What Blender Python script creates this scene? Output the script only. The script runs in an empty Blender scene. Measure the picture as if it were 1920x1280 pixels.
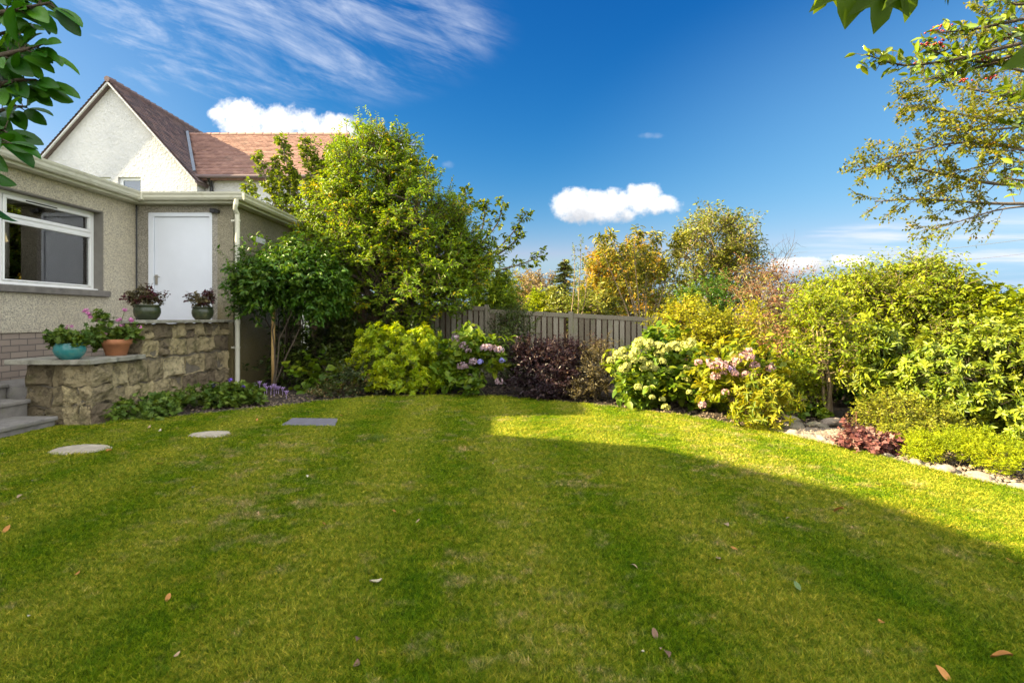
import bpy, math, random
import numpy as np
from mathutils import Vector

scene = bpy.context.scene
# ------------------------------------------------------------------ camera
EYE = 1.10
cam_d = bpy.data.cameras.new('camera')
cam = bpy.data.objects.new('camera', cam_d)
scene.collection.objects.link(cam)
cam.location = (0, 0, EYE)
cam.rotation_euler = (math.radians(90), 0, 0)
cam_d.sensor_width = 36.0
cam_d.lens = 18.75
cam_d.shift_y = -44.0 / 1920.0
cam_d.clip_start = 0.05
cam_d.clip_end = 3000
scene.camera = cam

# ------------------------------------------------------------------ light
SUN_D = Vector((1.82, 0.20, -1.0)).normalized()          # way the light travels
SUN_EL = math.asin(-SUN_D.z)
sun_l = bpy.data.lights.new('sun', 'SUN')
sun_l.energy = 5.0
sun_l.angle = math.radians(0.5)
sun_l.color = (1.0, 0.83, 0.50)
sun = bpy.data.objects.new('sun', sun_l)
sun.rotation_euler = SUN_D.to_track_quat('-Z', 'Y').to_euler()
sun.location = (-20, -3, 14)
scene.collection.objects.link(sun)

class NT:
    """small helper for building node trees"""
    def __init__(s, tree):
        s.t = tree; s.n = tree.nodes; s.l = tree.links
    def node(s, kind, **kw):
        n = s.n.new(kind)
        for k, v in kw.items():
            setattr(n, k, v)
        return n
    def put(s, sock, v):
        if v is None: return
        if isinstance(v, bpy.types.NodeSocket): s.l.new(v, sock)
        else:
            try: sock.default_value = v
            except Exception:
                sock.default_value = tuple(v) + (1.0,)
    def m(s, op, a, b=None, c=None, clamp=False):
        n = s.node('ShaderNodeMath', operation=op, use_clamp=clamp)
        s.put(n.inputs[0], a); s.put(n.inputs[1], b); s.put(n.inputs[2], c)
        return n.outputs[0]
    def noise(s, vec, scale, detail=4, rough=0.55, dist=0.0, out=0):
        n = s.node('ShaderNodeTexNoise')
        s.put(n.inputs['Vector'], vec); n.inputs['Scale'].default_value = scale
        n.inputs['Detail'].default_value = detail; n.inputs['Roughness'].default_value = rough
        n.inputs['Distortion'].default_value = dist
        return n.outputs[out]
    def voro(s, vec, scale, out='Distance', feature='F1'):
        n = s.node('ShaderNodeTexVoronoi', feature=feature)
        s.put(n.inputs['Vector'], vec); n.inputs['Scale'].default_value = scale
        return n.outputs[out]
    def ramp(s, fac, stops, interp='LINEAR'):
        n = s.node('ShaderNodeValToRGB')
        r = n.color_ramp; r.interpolation = interp
        while len(r.elements) < len(stops): r.elements.new(0.5)
        for e, (p, c) in zip(r.elements, stops):
            e.position = p
            e.color = (c, c, c, 1) if isinstance(c, (int, float)) else (c[0], c[1], c[2], 1)
        s.put(n.inputs[0], fac)
        return n.outputs[0]
    def mix(s, fac, a, b, blend='MIX'):
        n = s.node('ShaderNodeMix', data_type='RGBA', blend_type=blend)
        s.put(n.inputs[0], fac); s.put(n.inputs[6], a); s.put(n.inputs[7], b)
        return n.outputs[2]
    def sstep(s, v, a, b):
        n = s.node('ShaderNodeMapRange', interpolation_type='SMOOTHSTEP')
        s.put(n.inputs[0], v); n.inputs[1].default_value = a; n.inputs[2].default_value = b
        return n.outputs[0]
    def comb(s, x, y, z):
        n = s.node('ShaderNodeCombineXYZ')
        s.put(n.inputs[0], x); s.put(n.inputs[1], y); s.put(n.inputs[2], z)
        return n.outputs[0]
    def bump(s, h, strength=0.5, dist=0.01):
        n = s.node('ShaderNodeBump')
        n.inputs['Strength'].default_value = strength; n.inputs['Distance'].default_value = dist
        s.put(n.inputs['Height'], h)
        return n.outputs[0]

# ------------------------------------------------------------------ sky
world = bpy.data.worlds.new('World'); scene.world = world
world.use_nodes = True
W = NT(world.node_tree); W.n.clear()
sky = W.node('ShaderNodeTexSky', sky_type='NISHITA')
sky.sun_disc = False
sky.sun_elevation = SUN_EL
sky.sun_rotation = math.atan2(-SUN_D.x, -SUN_D.y)
sky.air_density = 1.0; sky.dust_density = 0.9; sky.ozone_density = 3.0
tc = W.node('ShaderNodeTexCoord')
sp = W.node('ShaderNodeSeparateXYZ'); W.l.new(tc.outputs['Generated'], sp.inputs[0])
dx, dy, dz = sp.outputs
yy = W.m('MAXIMUM', dy, 0.05)
u = W.m('DIVIDE', dx, yy); v = W.m('DIVIDE', dz, yy)
ahead = W.sstep(dy, 0.05, 0.2)
uv = W.comb(u, v, 0)
def blob(cu, cv, a, b):
    x = W.m('POWER', W.m('ABSOLUTE', W.m('DIVIDE', W.m('SUBTRACT', u, cu), a)), 2.0)
    y = W.m('POWER', W.m('ABSOLUTE', W.m('DIVIDE', W.m('SUBTRACT', v, cv), b)), 2.0)
    return W.m('SUBTRACT', 1.0, W.m('ADD', x, y))
def px_blob(px, py, rx, ry):
    return blob((px - 960) / 1000, (596 - py) / 1000, rx / 1000, ry / 1000)
def union(bl):
    r = bl[0]
    for b in bl[1:]: r = W.m('SMOOTH_MAX', r, b, 0.25)
    return r
puff = W.noise(uv, 13.0, 8, 0.62)
fine = W.noise(uv, 48.0, 5, 0.6)
pf = W.m('ADD', W.m('MULTIPLY', W.m('SUBTRACT', puff, 0.5), 2.6), W.m('MULTIPLY', W.m('SUBTRACT', fine, 0.5), 1.3))
cum = union([px_blob(1085, 385, 62, 34), px_blob(1145, 378, 62, 34), px_blob(1125, 402, 85, 22), px_blob(1200, 372, 44, 34),
             px_blob(1245, 385, 40, 22)])
cum2 = union([px_blob(455, 222, 66, 44), px_blob(530, 228, 70, 38), px_blob(620, 246, 80, 36), px_blob(420, 215, 40, 16),
              px_blob(700, 275, 90, 34), px_blob(560, 262, 190, 26)])
low = union([px_blob(1510, 497, 62, 17), px_blob(1590, 490, 40, 12), px_blob(1470, 500, 30, 18)])
faint = union([px_blob(1225, 255, 40, 8), px_blob(1030, 468, 30, 8), px_blob(840, 308, 16, 10)])
c_all = W.m('MAXIMUM', cum, cum2)
c_mask = W.sstep(W.m('ADD', c_all, pf), 0.0, 0.85)
l_mask = W.m('MULTIPLY', W.sstep(W.m('ADD', low, pf), -0.3, 0.5), 0.95)
f_mask = W.m('MULTIPLY', W.sstep(W.m('ADD', faint, pf), 0.5, 1.9), 0.16)
c_mask = W.m('MAXIMUM', W.m('MAXIMUM', c_mask, l_mask), f_mask)
# cirrus: stretched noise
mp = W.node('ShaderNodeMapping', vector_type='TEXTURE'); W.l.new(uv, mp.inputs[0])
mp.inputs['Rotation'].default_value = (0, 0, math.radians(-22)); mp.inputs['Scale'].default_value = (1 / 1.5, 1 / 8.0, 1)
ci = W.noise(mp.outputs[0], 2.4, 10, 0.66, 0.45)
mp2 = W.node('ShaderNodeMapping', vector_type='TEXTURE'); W.l.new(uv, mp2.inputs[0])
mp2.inputs['Rotation'].default_value = (0, 0, math.radians(-50)); mp2.inputs['Scale'].default_value = (1 / 1.6, 1 / 6.0, 1)
ci2 = W.noise(mp2.outputs[0], 2.0, 7, 0.6, 0.5)
reg = union([px_blob(330, 30, 190, 120), px_blob(560, 60, 330, 130), px_blob(380, 130, 160, 70), px_blob(760, 60, 170, 80),
             px_blob(560, 140, 160, 40), px_blob(250, -40, 200, 90)])
cir = W.m('MULTIPLY', W.sstep(W.m('ADD', ci, W.m('MULTIPLY', ci2, 0.35)), 0.54, 1.12), W.sstep(reg, -0.7, 0.9))
left_haze = W.m('MULTIPLY', W.sstep(px_blob(60, 250, 420, 420), -0.3, 1.0), 0.12)
mp3 = W.node('ShaderNodeMapping'); W.l.new(uv, mp3.inputs[0])
mp3.inputs['Rotation'].default_value = (0, 0, math.radians(-4)); mp3.inputs['Scale'].default_value = (1.2, 16.0, 1)
st = W.noise(mp3.outputs[0], 2.6, 6, 0.55, 0.3)
reg2 = union([px_blob(1900, 475, 420, 70), px_blob(1640, 442, 130, 22)])
stm = W.m('MULTIPLY', W.sstep(st, 0.42, 0.7), W.m('MULTIPLY', W.sstep(reg2, -0.3, 0.7), 1.0))
cirr = W.m('MAXIMUM', W.m('MULTIPLY', cir, 0.95), W.m('MAXIMUM', stm, left_haze))
cirr = W.m('MULTIPLY', cirr, ahead); c_mask = W.m('MULTIPLY', c_mask, ahead)
# cloud brightness: bright tops, greyer base
shade = W.m('MAXIMUM', W.sstep(W.m('ADD', W.m('MULTIPLY', W.m('SUBTRACT', W.noise(uv, 20.0, 6, 0.6), 0.5), 0.12), W.m('MULTIPLY', W.m('SUBTRACT', v, 0.178), 1.0)), -0.01, 0.05), W.m('MAXIMUM', W.sstep(v, 0.28, 0.31), W.m('MULTIPLY', W.sstep(W.m('ADD', v, W.m('MULTIPLY', W.m('SUBTRACT', puff, 0.5), 0.05)), 0.085, 0.105), W.sstep(v, 0.155, 0.14))))
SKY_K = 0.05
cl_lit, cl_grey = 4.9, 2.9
c_col = W.mix(shade, (cl_grey * 0.95, cl_grey * 0.98, cl_grey * 1.04, 1), (cl_lit, cl_lit, cl_lit * 1.0, 1))
hs = W.node('ShaderNodeHueSaturation'); hs.inputs['Saturation'].default_value = 1.25
hs.inputs['Hue'].default_value = 0.487
W.l.new(sky.outputs[0], hs.inputs['Color'])
sc_ = W.node('ShaderNodeSeparateColor'); W.l.new(hs.outputs[0], sc_.inputs[0])
b_ = W.m('MULTIPLY', W.m('POWER', sc_.outputs[2], 0.92), 0.70)
r_ = W.m('MINIMUM', W.m('MULTIPLY', W.m('POWER', sc_.outputs[0], 2.4), 0.33), W.m('MULTIPLY', b_, 0.60))
g_ = W.m('MINIMUM', W.m('MULTIPLY', W.m('POWER', sc_.outputs[1], 1.45), 0.33), W.m('MULTIPLY', b_, 0.84))
cc_ = W.node('ShaderNodeCombineColor')
for i_, q_ in enumerate((r_, g_, b_)): W.l.new(q_, cc_.inputs[i_])
s0 = W.mix(W.m('MULTIPLY', W.sstep(px_blob(2300, 500, 1300, 700), -0.12, 1.0), W.m('MULTIPLY', ahead, 0.5)), cc_.outputs[0], (1.35, 2.5, 3.7, 1))
s1 = W.mix(cirr, s0, (3.3, 3.6, 4.2, 1))
s2 = W.mix(c_mask, s1, c_col)
# broken bright cloud added overhead and behind the viewer to lift the shaded areas
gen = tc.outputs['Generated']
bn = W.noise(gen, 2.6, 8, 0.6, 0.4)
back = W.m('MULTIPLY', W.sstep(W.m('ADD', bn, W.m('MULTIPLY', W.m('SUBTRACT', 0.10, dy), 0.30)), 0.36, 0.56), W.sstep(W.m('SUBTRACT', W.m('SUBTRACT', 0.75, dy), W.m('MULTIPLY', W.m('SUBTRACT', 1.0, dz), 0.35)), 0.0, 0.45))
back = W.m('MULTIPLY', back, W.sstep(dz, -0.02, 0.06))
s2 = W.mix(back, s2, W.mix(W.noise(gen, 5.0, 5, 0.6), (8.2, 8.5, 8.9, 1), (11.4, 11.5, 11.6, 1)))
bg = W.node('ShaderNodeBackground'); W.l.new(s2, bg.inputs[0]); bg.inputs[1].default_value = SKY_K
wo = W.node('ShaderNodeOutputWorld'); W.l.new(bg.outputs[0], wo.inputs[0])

scene.view_settings.view_transform = 'Standard'
scene.view_settings.look = 'None'
scene.view_settings.exposure = 2.42
scene.view_settings.gamma = 1.0
scene.view_settings.use_curve_mapping = False
scene.cycles.use_denoising = True
scene.cycles.denoising_prefilter = 'FAST'
scene.cycles.max_bounces = 6
scene.cycles.diffuse_bounces = 3
scene.cycles.glossy_bounces = 3
scene.cycles.transmission_bounces = 4
scene.cycles.transparent_max_bounces = 6
scene.cycles.use_adaptive_sampling = True
scene.cycles.adaptive_threshold = 0.01

# ------------------------------------------------------------------ helpers
R = random.Random(7)
def P(px, py, Y):
    return Vector(((px - 960) / 1000 * Y, Y, EYE - (py - 596) / 1000 * Y))
def G(px, py, z=0.0):
    Y = (EYE - z) * 1000 / (py - 596)
    return Vector(((px - 960) / 1000 * Y, Y, z))

def tag(o, label=None, cat=None, group=None, kind=None):
    if label: o['label'] = label
    if cat: o['category'] = cat
    if group: o['group'] = group
    if kind: o['kind'] = kind
    return o
def empty(name, loc, label, cat, group=None):
    o = bpy.data.objects.new(name, None); scene.collection.objects.link(o)
    o.location = loc; o.empty_display_size = 0.2
    return tag(o, label, cat, group)

def np_mesh(name, verts, loops, sizes, mat, attr=None, smooth=False):
    """verts (N,3), flat loop indices, face sizes"""
    me = bpy.data.meshes.new(name)
    verts = np.asarray(verts, dtype=np.float32); loops = np.asarray(loops, dtype=np.int32); sizes = np.asarray(sizes, dtype=np.int32)
    me.vertices.add(len(verts)); me.vertices.foreach_set('co', verts.ravel())
    me.loops.add(len(loops)); me.loops.foreach_set('vertex_index', loops)
    me.polygons.add(len(sizes))
    starts = np.concatenate(([0], np.cumsum(sizes)[:-1])).astype(np.int32)
    me.polygons.foreach_set('loop_start', starts)
    me.update(calc_edges=True)
    if smooth: me.polygons.foreach_set('use_smooth', np.ones(len(sizes), dtype=bool))
    if attr is not None:
        a = me.attributes.new('rnd', 'FLOAT', 'POINT'); a.data.foreach_set('value', np.asarray(attr, dtype=np.float32))
    if mat: me.materials.append(mat)
    return me
def link(name, me, parent=None):
    o = bpy.data.objects.new(name, me); scene.collection.objects.link(o)
    if parent:
        o.parent = parent
        if parent.type == 'EMPTY' or True:
            # keep mesh in world coordinates
            p = parent; off = Vector((0, 0, 0))
            while p: off += p.location; p = p.parent
            o.location = -off
    return o

class MB:
    """collects boxes, prisms, tubes; all in world coordinates"""
    def __init__(s): s.v = []; s.f = []; s.n = 0
    def add(s, vs, fs):
        b = len(s.v); s.v += [tuple(p) for p in vs]; s.f += [[b + i for i in f] for f in fs]
    def box(s, a, b):
        x0, x1 = sorted((a[0], b[0])); y0, y1 = sorted((a[1], b[1])); z0, z1 = sorted((a[2], b[2]))
        s.add([(x0, y0, z0), (x1, y0, z0), (x1, y1, z0), (x0, y1, z0), (x0, y0, z1), (x1, y0, z1), (x1, y1, z1), (x0, y1, z1)],
              [(0, 3, 2, 1), (4, 5, 6, 7), (0, 1, 5, 4), (1, 2, 6, 5), (2, 3, 7, 6), (3, 0, 4, 7)])
    def prism(s, pts, d):
        """extrude polygon pts by vector d"""
        n = len(pts); d = Vector(d)
        vs = [Vector(p) for p in pts] + [Vector(p) + d for p in pts]
        s.add(vs, [list(range(n))[::-1], list(range(n, 2 * n))] + [(i, (i + 1) % n, n + (i + 1) % n, n + i) for i in range(n)])
    def quad(s, *p): s.add(p, [tuple(range(len(p)))])
    def tube(s, pts, rad, k=8, cap=True):
        pts = [Vector(p) for p in pts]
        if not isinstance(rad, (list, tuple)): rad = [rad] * len(pts)
        vs = []; up = None
        for i, p in enumerate(pts):
            t = (pts[min(i + 1, len(pts) - 1)] - pts[max(i - 1, 0)]).normalized()
            a = Vector((0, 0, 1)) if abs(t.z) < 0.9 else Vector((1, 0, 0))
            if up is not None: a = up
            x = t.cross(a).normalized(); y = x.cross(t).normalized(); up = y
            for j in range(k):
                an = 2 * math.pi * j / k
                vs.append(p + (x * math.cos(an) + y * math.sin(an)) * rad[i])
        fs = []
        for i in range(len(pts) - 1):
            for j in range(k):
                a = i * k + j; b = i * k + (j + 1) % k
                fs.append((a, b, b + k, a + k))
        if cap: fs += [tuple(range(k))[::-1], tuple(range((len(pts) - 1) * k, len(pts) * k))]
        s.add(vs, fs)
    def lathe(s, c, prof, k=32):
        c = Vector(c); vs = []
        for r, z in prof:
            for j in range(k):
                an = 2 * math.pi * j / k
                vs.append(c + Vector((r * math.cos(an), r * math.sin(an), z)))
        fs = []
        for i in range(len(prof) - 1):
            for j in range(k):
                a = i * k + j; b = i * k + (j + 1) % k
                fs.append((a, b, b + k, a + k))
        s.add(vs, fs)
    def build(s, name, mat, parent=None, smooth=False, bevel=0.0, attr=None):
        me = bpy.data.meshes.new(name)
        me.from_pydata(s.v, [], s.f); me.update()
        if mat: me.materials.append(mat)
        if smooth: me.polygons.foreach_set('use_smooth', [True] * len(me.polygons))
        if attr is not None:
            a = me.attributes.new('rnd', 'FLOAT', 'POINT'); a.data.foreach_set('value', attr)
        o = link(name, me, parent)
        if bevel:
            m = o.modifiers.new('bevel', 'BEVEL'); m.width = bevel; m.segments = 2; m.limit_method = 'ANGLE'
        return o

# ------------------------------------------------------------------ materials
MATS = {}
def new_mat(name):
    m = bpy.data.materials.new(name); m.use_nodes = True
    t = NT(m.node_tree); t.n.clear()
    out = t.node('ShaderNodeOutputMaterial')
    return m, t, out
def pos(t):
    return t.node('ShaderNodeNewGeometry').outputs['Position']
def simple(name, col, rough=0.6, var=0.15, scale=8, bump=0.0, bscale=60, metal=0.0, spec=0.5, stain=None):
    m, t, out = new_mat(name); p = pos(t)
    b = t.node('ShaderNodeBsdfPrincipled')
    n1 = t.noise(p, scale, 5, 0.6)
    lo = [c * (1 - var) for c in col]; hi = [min(1, c * (1 + var)) for c in col]
    c = t.ramp(n1, [(0.3, lo), (0.7, hi)])
    if stain:
        sc, scol, amt = stain
        c = t.mix(t.m('MULTIPLY', t.sstep(t.noise(p, sc, 6, 0.65), 0.5, 0.72), amt), c, scol)
    t.l.new(c, b.inputs['Base Color'])
    b.inputs['Roughness'].default_value = rough; b.inputs['Metallic'].default_value = metal
    b.inputs['Specular IOR Level'].default_value = spec
    if bump: t.l.new(t.bump(t.noise(p, bscale, 4, 0.6), bump, 0.01), b.inputs['Normal'])
    t.l.new(b.outputs[0], out.inputs[0]); MATS[name] = m
    return m
def leaf_mat(name, cols, trans=0.35, rough=0.42, tcol=None, spec=0.25, clump=0.3):
    """cols: list of (pos, colour) over the per-leaf random value"""
    m, t, out = new_mat(name)
    a = t.node('ShaderNodeAttribute', attribute_name='rnd').outputs['Fac']
    c = t.ramp(a, cols)
    n = t.noise(pos(t), 2.3, 3, 0.6)
    f = t.ramp(n, [(0.3, 1 - clump), (0.7, 1 + clump * 0.0 + 0.0)])
    c = t.mix(1.0, c, f, 'MULTIPLY')
    b = t.node('ShaderNodeBsdfPrincipled'); t.l.new(c, b.inputs['Base Color'])
    b.inputs['Roughness'].default_value = rough; b.inputs['Specular IOR Level'].default_value = spec
    tr = t.node('ShaderNodeBsdfTranslucent')
    tcn = t.mix(1.0, c, tcol or (1.5, 1.35, 0.45, 1), 'MULTIPLY')
    t.l.new(tcn, tr.inputs[0])
    mx = t.node('ShaderNodeMixShader'); mx.inputs[0].default_value = trans
    t.l.new(b.outputs[0], mx.inputs[1]); t.l.new(tr.outputs[0], mx.inputs[2])
    t.l.new(mx.outputs[0], out.inputs[0]); MATS[name] = m
    return m

def lawn_colour(t):
    p = pos(t)
    sx = t.node('ShaderNodeSeparateXYZ'); t.l.new(p, sx.inputs[0])
    warp = t.m('MULTIPLY', t.m('SUBTRACT', t.noise(p, 0.9, 3, 0.5), 0.5), 0.22)
    stripe = t.m('SINE', t.m('MULTIPLY', t.m('ADD', t.m('ADD', sx.outputs[0], warp), t.m('MULTIPLY', sx.outputs[1], 0.06)), 2 * math.pi / 0.92))
    base = t.ramp(t.m('ADD', t.m('MULTIPLY', t.noise(p, 1.5, 3, 0.5), 0.4), t.m('MULTIPLY', t.noise(p, 6.5, 8, 0.72), 0.6)), [(0.36, (0.070, 0.160, 0.002)), (0.5, (0.128, 0.200, 0.003)), (0.64, (0.260, 0.275, 0.014))])
    base = t.mix(t.m('MULTIPLY', t.m('ADD', stripe, 1.0), 0.33), base, (0.27, 0.30, 0.018, 1))
    straw = t.sstep(t.m('ADD', t.noise(p, 5.5, 7, 0.7), t.m('MULTIPLY', t.noise(p, 0.8, 2, 0.5), 0.5)), 0.76, 1.0)
    base = t.mix(t.m('MULTIPLY', straw, 0.7), base, (0.36, 0.30, 0.09, 1))
    tuft = t.sstep(t.noise(p, 9.0, 4, 0.6), 0.56, 0.74)
    base = t.mix(t.m('MULTIPLY', tuft, 0.35), base, (0.05, 0.12, 0.004, 1))
    sp_ = t.ramp(t.noise(p, 30, 7, 0.75), [(0.32, (0.40, 0.50, 0.5)), (0.5, (1.0, 1.0, 1.0)), (0.68, (1.75, 1.42, 3.0))])
    base = t.mix(1.0, base, sp_, 'MULTIPLY')
    worn = t.sstep(t.noise(p, 3.1, 8, 0.72), 0.66, 0.74)
    base = t.mix(t.m('MULTIPLY', worn, 0.35), base, (0.13, 0.10, 0.045, 1))
    return base, p
m, t, out = new_mat('lawn_turf')
c, p = lawn_colour(t)
c = t.mix(t.m('MULTIPLY', t.sstep(t.noise(p, 160, 3, 0.7), 0.4, 0.65), 0.65), c, (0.035, 0.045, 0.010, 1))
b = t.node('ShaderNodeBsdfPrincipled'); t.l.new(c, b.inputs['Base Color']); b.inputs['Roughness'].default_value = 0.9
b.inputs['Specular IOR Level'].default_value = 0.1
t.l.new(t.bump(t.noise(p, 220, 4, 0.7), 1.0, 0.02), b.inputs['Normal'])
t.l.new(b.outputs[0], out.inputs[0]); MATS['lawn_turf'] = m
m, t, out = new_mat('grass_blade')
c, p = lawn_colour(t)
a = t.node('ShaderNodeAttribute', attribute_name='rnd').outputs['Fac']
k = t.ramp(a, [(0.0, (0.35, 0.45, 0.5)), (0.35, (0.8, 0.9, 1.0)), (0.7, (1.2, 1.15, 1.1)), (0.80, (1.9, 1.45, 2.0)), (0.92, (2.3, 1.7, 4.0)), (1.0, (0.5, 0.9, 1.0))])
c = t.mix(1.0, c, k, 'MULTIPLY')
b = t.node('ShaderNodeBsdfPrincipled'); t.l.new(c, b.inputs['Base Color']); b.inputs['Roughness'].default_value = 0.6
b.inputs['Specular IOR Level'].default_value = 0.08
tr = t.node('ShaderNodeBsdfTranslucent'); t.l.new(t.mix(1.0, c, (1.4, 1.3, 0.5, 1), 'MULTIPLY'), tr.inputs[0])
mx = t.node('ShaderNodeMixShader'); mx.inputs[0].default_value = 0.3
t.l.new(b.outputs[0], mx.inputs[1]); t.l.new(tr.outputs[0], mx.inputs[2]); t.l.new(mx.outputs[0], out.inputs[0])
MATS['grass_blade'] = m

# roughcast render
def roughcast(name, c_lo, c_hi, dots, scale=130, bump=0.9, dist=0.012, low_tint=0.0):
    m, t, out = new_mat(name); p = pos(t)
    vd = t.voro(p, scale); n = t.noise(p, 1.4, 4, 0.6)
    c = t.ramp(n, [(0.3, c_lo), (0.7, c_hi)])
    c = t.mix(t.ramp(t.voro(p, scale, 'Color'), [(0.35, 0.0), (0.75, 0.75)]), c, dots)
    c = t.mix(t.ramp(vd, [(0.35, 0.0), (0.75, 0.6)]), c, (c_lo[0] * .35, c_lo[1] * .33, c_lo[2] * .3, 1))
    if low_tint:
        sx = t.node('ShaderNodeSeparateXYZ'); t.l.new(p, sx.inputs[0])
        d = t.m('SUBTRACT', t.m('ADD', t.noise(p, 2.0, 4, 0.6), 0.35), t.m('MULTIPLY', sx.outputs[2], 0.55))
        c = t.mix(t.m('MULTIPLY', t.sstep(d, 0.0, 0.6), low_tint), c, (0.20, 0.155, 0.045, 1))  # yellow-brown tint, stronger towards the bottom of the wall
    b = t.node('ShaderNodeBsdfPrincipled'); t.l.new(c, b.inputs['Base Color']); b.inputs['Roughness'].default_value = 0.9
    h = t.m('ADD', t.m('MULTIPLY', vd, -1.0), t.m('MULTIPLY', t.noise(p, scale * 0.6, 3, 0.6), 0.8))
    t.l.new(t.bump(h, bump, dist), b.inputs['Normal'])
    t.l.new(b.outputs[0], out.inputs[0]); MATS[name] = m
roughcast('drydash', (0.76, 0.68, 0.49), (0.85, 0.78, 0.60), (0.30, 0.27, 0.22, 1), 105)
roughcast('drydash_grey', (0.48, 0.435, 0.345), (0.60, 0.55, 0.45), (0.15, 0.145, 0.135, 1), 100)
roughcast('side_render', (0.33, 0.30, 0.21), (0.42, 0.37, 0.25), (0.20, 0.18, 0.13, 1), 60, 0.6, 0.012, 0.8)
# white harling
m, t, out = new_mat('white_harling'); p = pos(t)
b = t.node('ShaderNodeBsdfPrincipled')
n = t.noise(p, 0.8, 5, 0.65)
t.l.new(t.ramp(n, [(0.3, (0.42, 0.425, 0.43)), (0.55, (0.52, 0.52, 0.515)), (0.8, (0.56, 0.56, 0.55))]), b.inputs['Base Color'])
b.inputs['Roughness'].default_value = 0.9
h = t.m('ADD', t.noise(p, 9.0, 5, 0.62), t.m('MULTIPLY', t.voro(p, 18.0), 0.30))
t.l.new(t.bump(h, 0.55, 0.06), b.inputs['Normal'])
t.l.new(b.outputs[0], out.inputs[0]); MATS['white_harling'] = m
# roof tile (per-tile variation via brick-like noise + attribute)
def tile_mat(name, cols):
    m, t, out = new_mat(name); p = pos(t)
    a = t.node('ShaderNodeAttribute', attribute_name='rnd').outputs['Fac']
    c = t.ramp(a, cols)
    c = t.mix(t.m('MULTIPLY', t.sstep(t.noise(p, 1.6, 6, 0.7), 0.5, 0.75), 0.5), c, (0.10, 0.085, 0.07, 1))
    b = t.node('ShaderNodeBsdfPrincipled'); t.l.new(c, b.inputs['Base Color']); b.inputs['Roughness'].default_value = 0.85
    t.l.new(t.bump(t.noise(p, 40, 3, 0.6), 0.3, 0.01), b.inputs['Normal'])
    t.l.new(b.outputs[0], out.inputs[0]); MATS[name] = m
tile_mat('roof_tile', [(0.0, (0.21, 0.115, 0.09)), (0.5, (0.265, 0.148, 0.115)), (1.0, (0.315, 0.182, 0.14))])
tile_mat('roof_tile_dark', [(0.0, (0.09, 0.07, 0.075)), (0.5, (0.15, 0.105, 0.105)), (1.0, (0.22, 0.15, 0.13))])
# garden wall stone: per stone colour + lichen
m, t, out = new_mat('rubble_stone'); p = pos(t)
a = t.node('ShaderNodeAttribute', attribute_name='rnd').outputs['Fac']
c = t.ramp(a, [(0.0, (0.26, 0.20, 0.13)), (0.3, (0.42, 0.34, 0.20)), (0.55, (0.54, 0.44, 0.25)), (0.8, (0.66, 0.54, 0.29)), (1.0, (0.75, 0.63, 0.37))])
c = t.mix(t.m('MULTIPLY', t.sstep(t.noise(p, 9, 6, 0.7), 0.47, 0.62), 0.6), c, (0.085, 0.07, 0.045, 1))
c = t.mix(t.m('MULTIPLY', t.sstep(t.noise(p, 3.3, 6, 0.7), 0.5, 0.7), 0.55), c, (0.15, 0.15, 0.045, 1))
c = t.mix(t.sstep(t.noise(p, 26, 4, 0.7), 0.70, 0.78), c, (0.50, 0.49, 0.40, 1))
b = t.node('ShaderNodeBsdfPrincipled'); t.l.new(c, b.inputs['Base Color']); b.inputs['Roughness'].default_value = 0.92
b.inputs['Specular IOR Level'].default_value = 0.2
t.l.new(t.bump(t.m('ADD', t.noise(p, 14, 7, 0.7), t.noise(p, 90, 3, 0.6)), 1.0, 0.05), b.inputs['Normal'])
t.l.new(b.outputs[0], out.inputs[0]); MATS['rubble_stone'] = m
# soil
m, t, out = new_mat('soil'); p = pos(t)
c = t.ramp(t.noise(p, 14, 7, 0.75), [(0.3, (0.020, 0.013, 0.008)), (0.6, (0.055, 0.036, 0.022)), (0.8, (0.12, 0.085, 0.05))])
b = t.node('ShaderNodeBsdfPrincipled'); t.l.new(c, b.inputs['Base Color']); b.inputs['Roughness'].default_value = 0.95
t.l.new(t.bump(t.noise(p, 45, 7, 0.75), 1.0, 0.05), b.inputs['Normal'])
t.l.new(b.outputs[0], out.inputs[0]); MATS['soil'] = m
simple('mortar', (0.16, 0.135, 0.095), 0.95, 0.3, 12, 0.6, 60)
simple('coping', (0.265, 0.25, 0.20), 0.85, 0.3, 9, 0.7, 50, stain=(6, (0.12, 0.12, 0.05, 1), 0.7))
simple('step_concrete', (0.20, 0.185, 0.165), 0.88, 0.25, 10, 0.5, 90, stain=(5, (0.10, 0.10, 0.05, 1), 0.7))
simple('white_paint', (0.72, 0.75, 0.80), 0.4, 0.03, 3)
simple('upvc', (0.80, 0.80, 0.77), 0.3, 0.03, 3)
simple('cream_paint', (0.55, 0.54, 0.42), 0.4, 0.08, 5, stain=(4, (0.36, 0.36, 0.22, 1), 0.6))
simple('cream_pipe', (0.60, 0.58, 0.46), 0.4, 0.06, 5, stain=(7, (0.38, 0.36, 0.22, 1), 0.5))
simple('grey_roof', (0.36, 0.37, 0.33), 0.7, 0.1, 5, 0.2)
simple('sill_concrete', (0.17, 0.155, 0.135), 0.85, 0.25, 8, 0.4)
simple('reveal_grey', (0.20, 0.185, 0.16), 0.9, 0.12, 8, 0.3, 80)
simple('black_plastic', (0.02, 0.02, 0.022), 0.4, 0.1)
simple('black_iron', (0.015, 0.016, 0.02), 0.4, 0.1)
simple('lead', (0.16, 0.19, 0.23), 0.5, 0.15)
simple('steel', (0.55, 0.54, 0.50), 0.3, 0.05, metal=1.0)
simple('room_wall', (0.80, 0.78, 0.75), 0.9, 0.03)
simple('room_floor', (0.3, 0.25, 0.2), 0.7, 0.1)
simple('curtain', (0.85, 0.85, 0.85), 0.9, 0.1, 20)
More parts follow.
